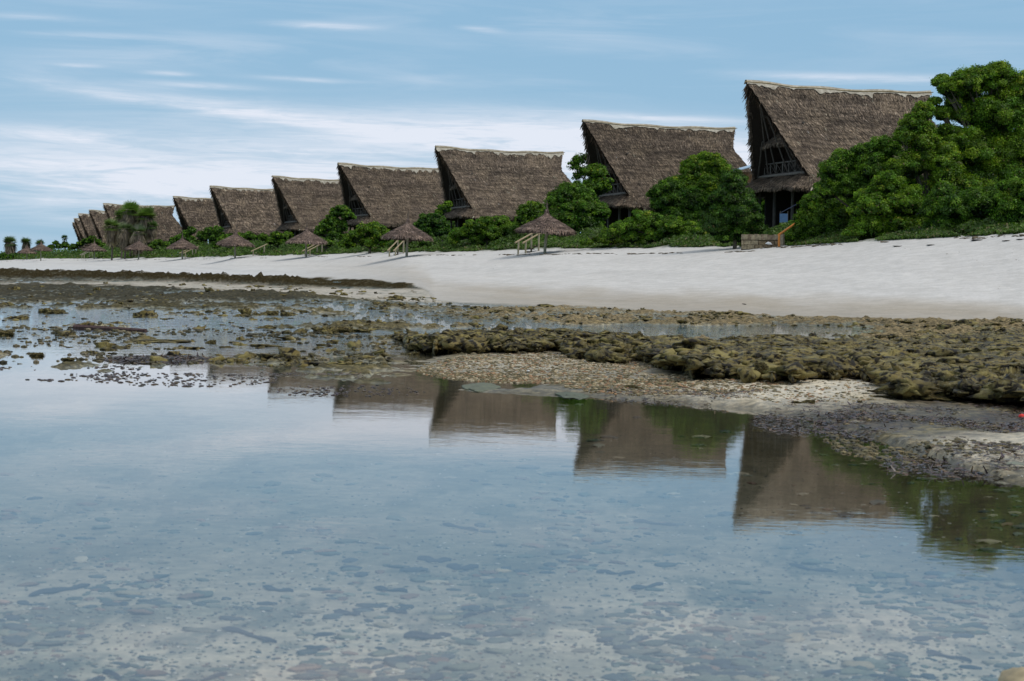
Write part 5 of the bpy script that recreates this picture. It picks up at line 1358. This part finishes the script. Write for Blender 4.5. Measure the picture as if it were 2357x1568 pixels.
for i, (x, y, L_, lab) in enumerate(STR):
    rr = random.Random(i + 3); gx, gy = img_to_ground(np.array([float(x)]), np.array([float(y)]), -.13); gx, gy = float(gx[0]), float(gy[0]); gz = float(tz_at(gx, gy)[0]) + .006
    s = gy / FPX; Lm = L_ * s; ang = rr.uniform(-.9, .9); q = MB(); k = 16; vs = []; fs = []
    wid = (.012 if L_ > 70 else .008) * gy / 7 * (2.2 if 'leaf' in lab or 'broad' in lab else 1)
    for j in range(k + 1):
        t_ = j / k; X_ = (t_ - .5) * Lm * math.cos(ang * .4); Y_ = (t_ - .5) * Lm * math.sin(ang) * 2.0 + .10 * Lm * math.sin(t_ * 5 + i) ; w_ = wid * (.25 + math.sin(math.pi * min(1, t_ * 1.1)) ** .7) * (1 + .3 * math.sin(t_ * 17 + i))
        vs += [(X_, Y_ - w_ * 1.5, 0), (X_, Y_ + w_ * 1.5, .004 + .006 * math.sin(t_ * 9))]
    for j in range(k): fs.append((2 * j, 2 * j + 2, 2 * j + 3, 2 * j + 1))
    q.add(vs, fs); q.add([(a_, b_, c_ - .003) for a_, b_, c_ in vs], [tuple(reversed(g)) for g in fs])
    thing('seaweed_strand', lab, 'seaweed', (gx, gy, gz), 0, None, q.mesh('seaweed_strand'), M_KELP)
# odd bits that catch the eye
def bit(name, lab, cat, x, y, w, h, col_, z=.03, seed=0):
    gx, gy = img_to_ground(np.array([float(x)]), np.array([float(y)]), z); gx, gy = float(gx[0]), float(gy[0]); s = gy / FPX; V, F = rock_mesh(seed, 2, .5, .7)
    gz = float(tz_at(gx, gy)[0])
    thing(name, lab, cat, (gx, gy, gz + h * s * .4), 0, None, mesh_np(name, V * np.array([w * s / 2, w * s / 2, h * s / 2]), F, np.full((len(V), 3), 1.) * col_, True), M_BITS)


bit('red_plastic', 'bright red plastic scrap on the weed at the right picture edge', 'plastic scrap', 2351, 958, 16, 14, [.75, .06, .05], .05, 3)
bit('white_shell', 'bright white shell on the shingle below the ledge', 'shell', 1216, 852, 10, 7, [.75, .74, .7], .05, 4)
bit('orange_sponge', 'small orange shell in the water left of the ledge tip', 'shell', 664, 829, 10, 6, [.4, .16, .07], 0, 5)
bit('pink_stone', 'pinkish flat stone on the bed at the left picture edge', 'stone', 8, 1351, 34, 14, [.42, .27, .2], -.12, 6)
p1 = img_to_ground(np.array([172., 336.]), np.array([757., 764.]), .0)
q = MB(); q.tube([(p1[0][0], p1[1][0], .03), (p1[0][1], p1[1][1], .02)], [.07, .045], 6, (.085, .05, .045)); thing('sunken_plank', 'long reddish driftwood pole lying in the left shallows', 'driftwood', data=q.mesh('sunken_plank'), mat=M_WOOD)
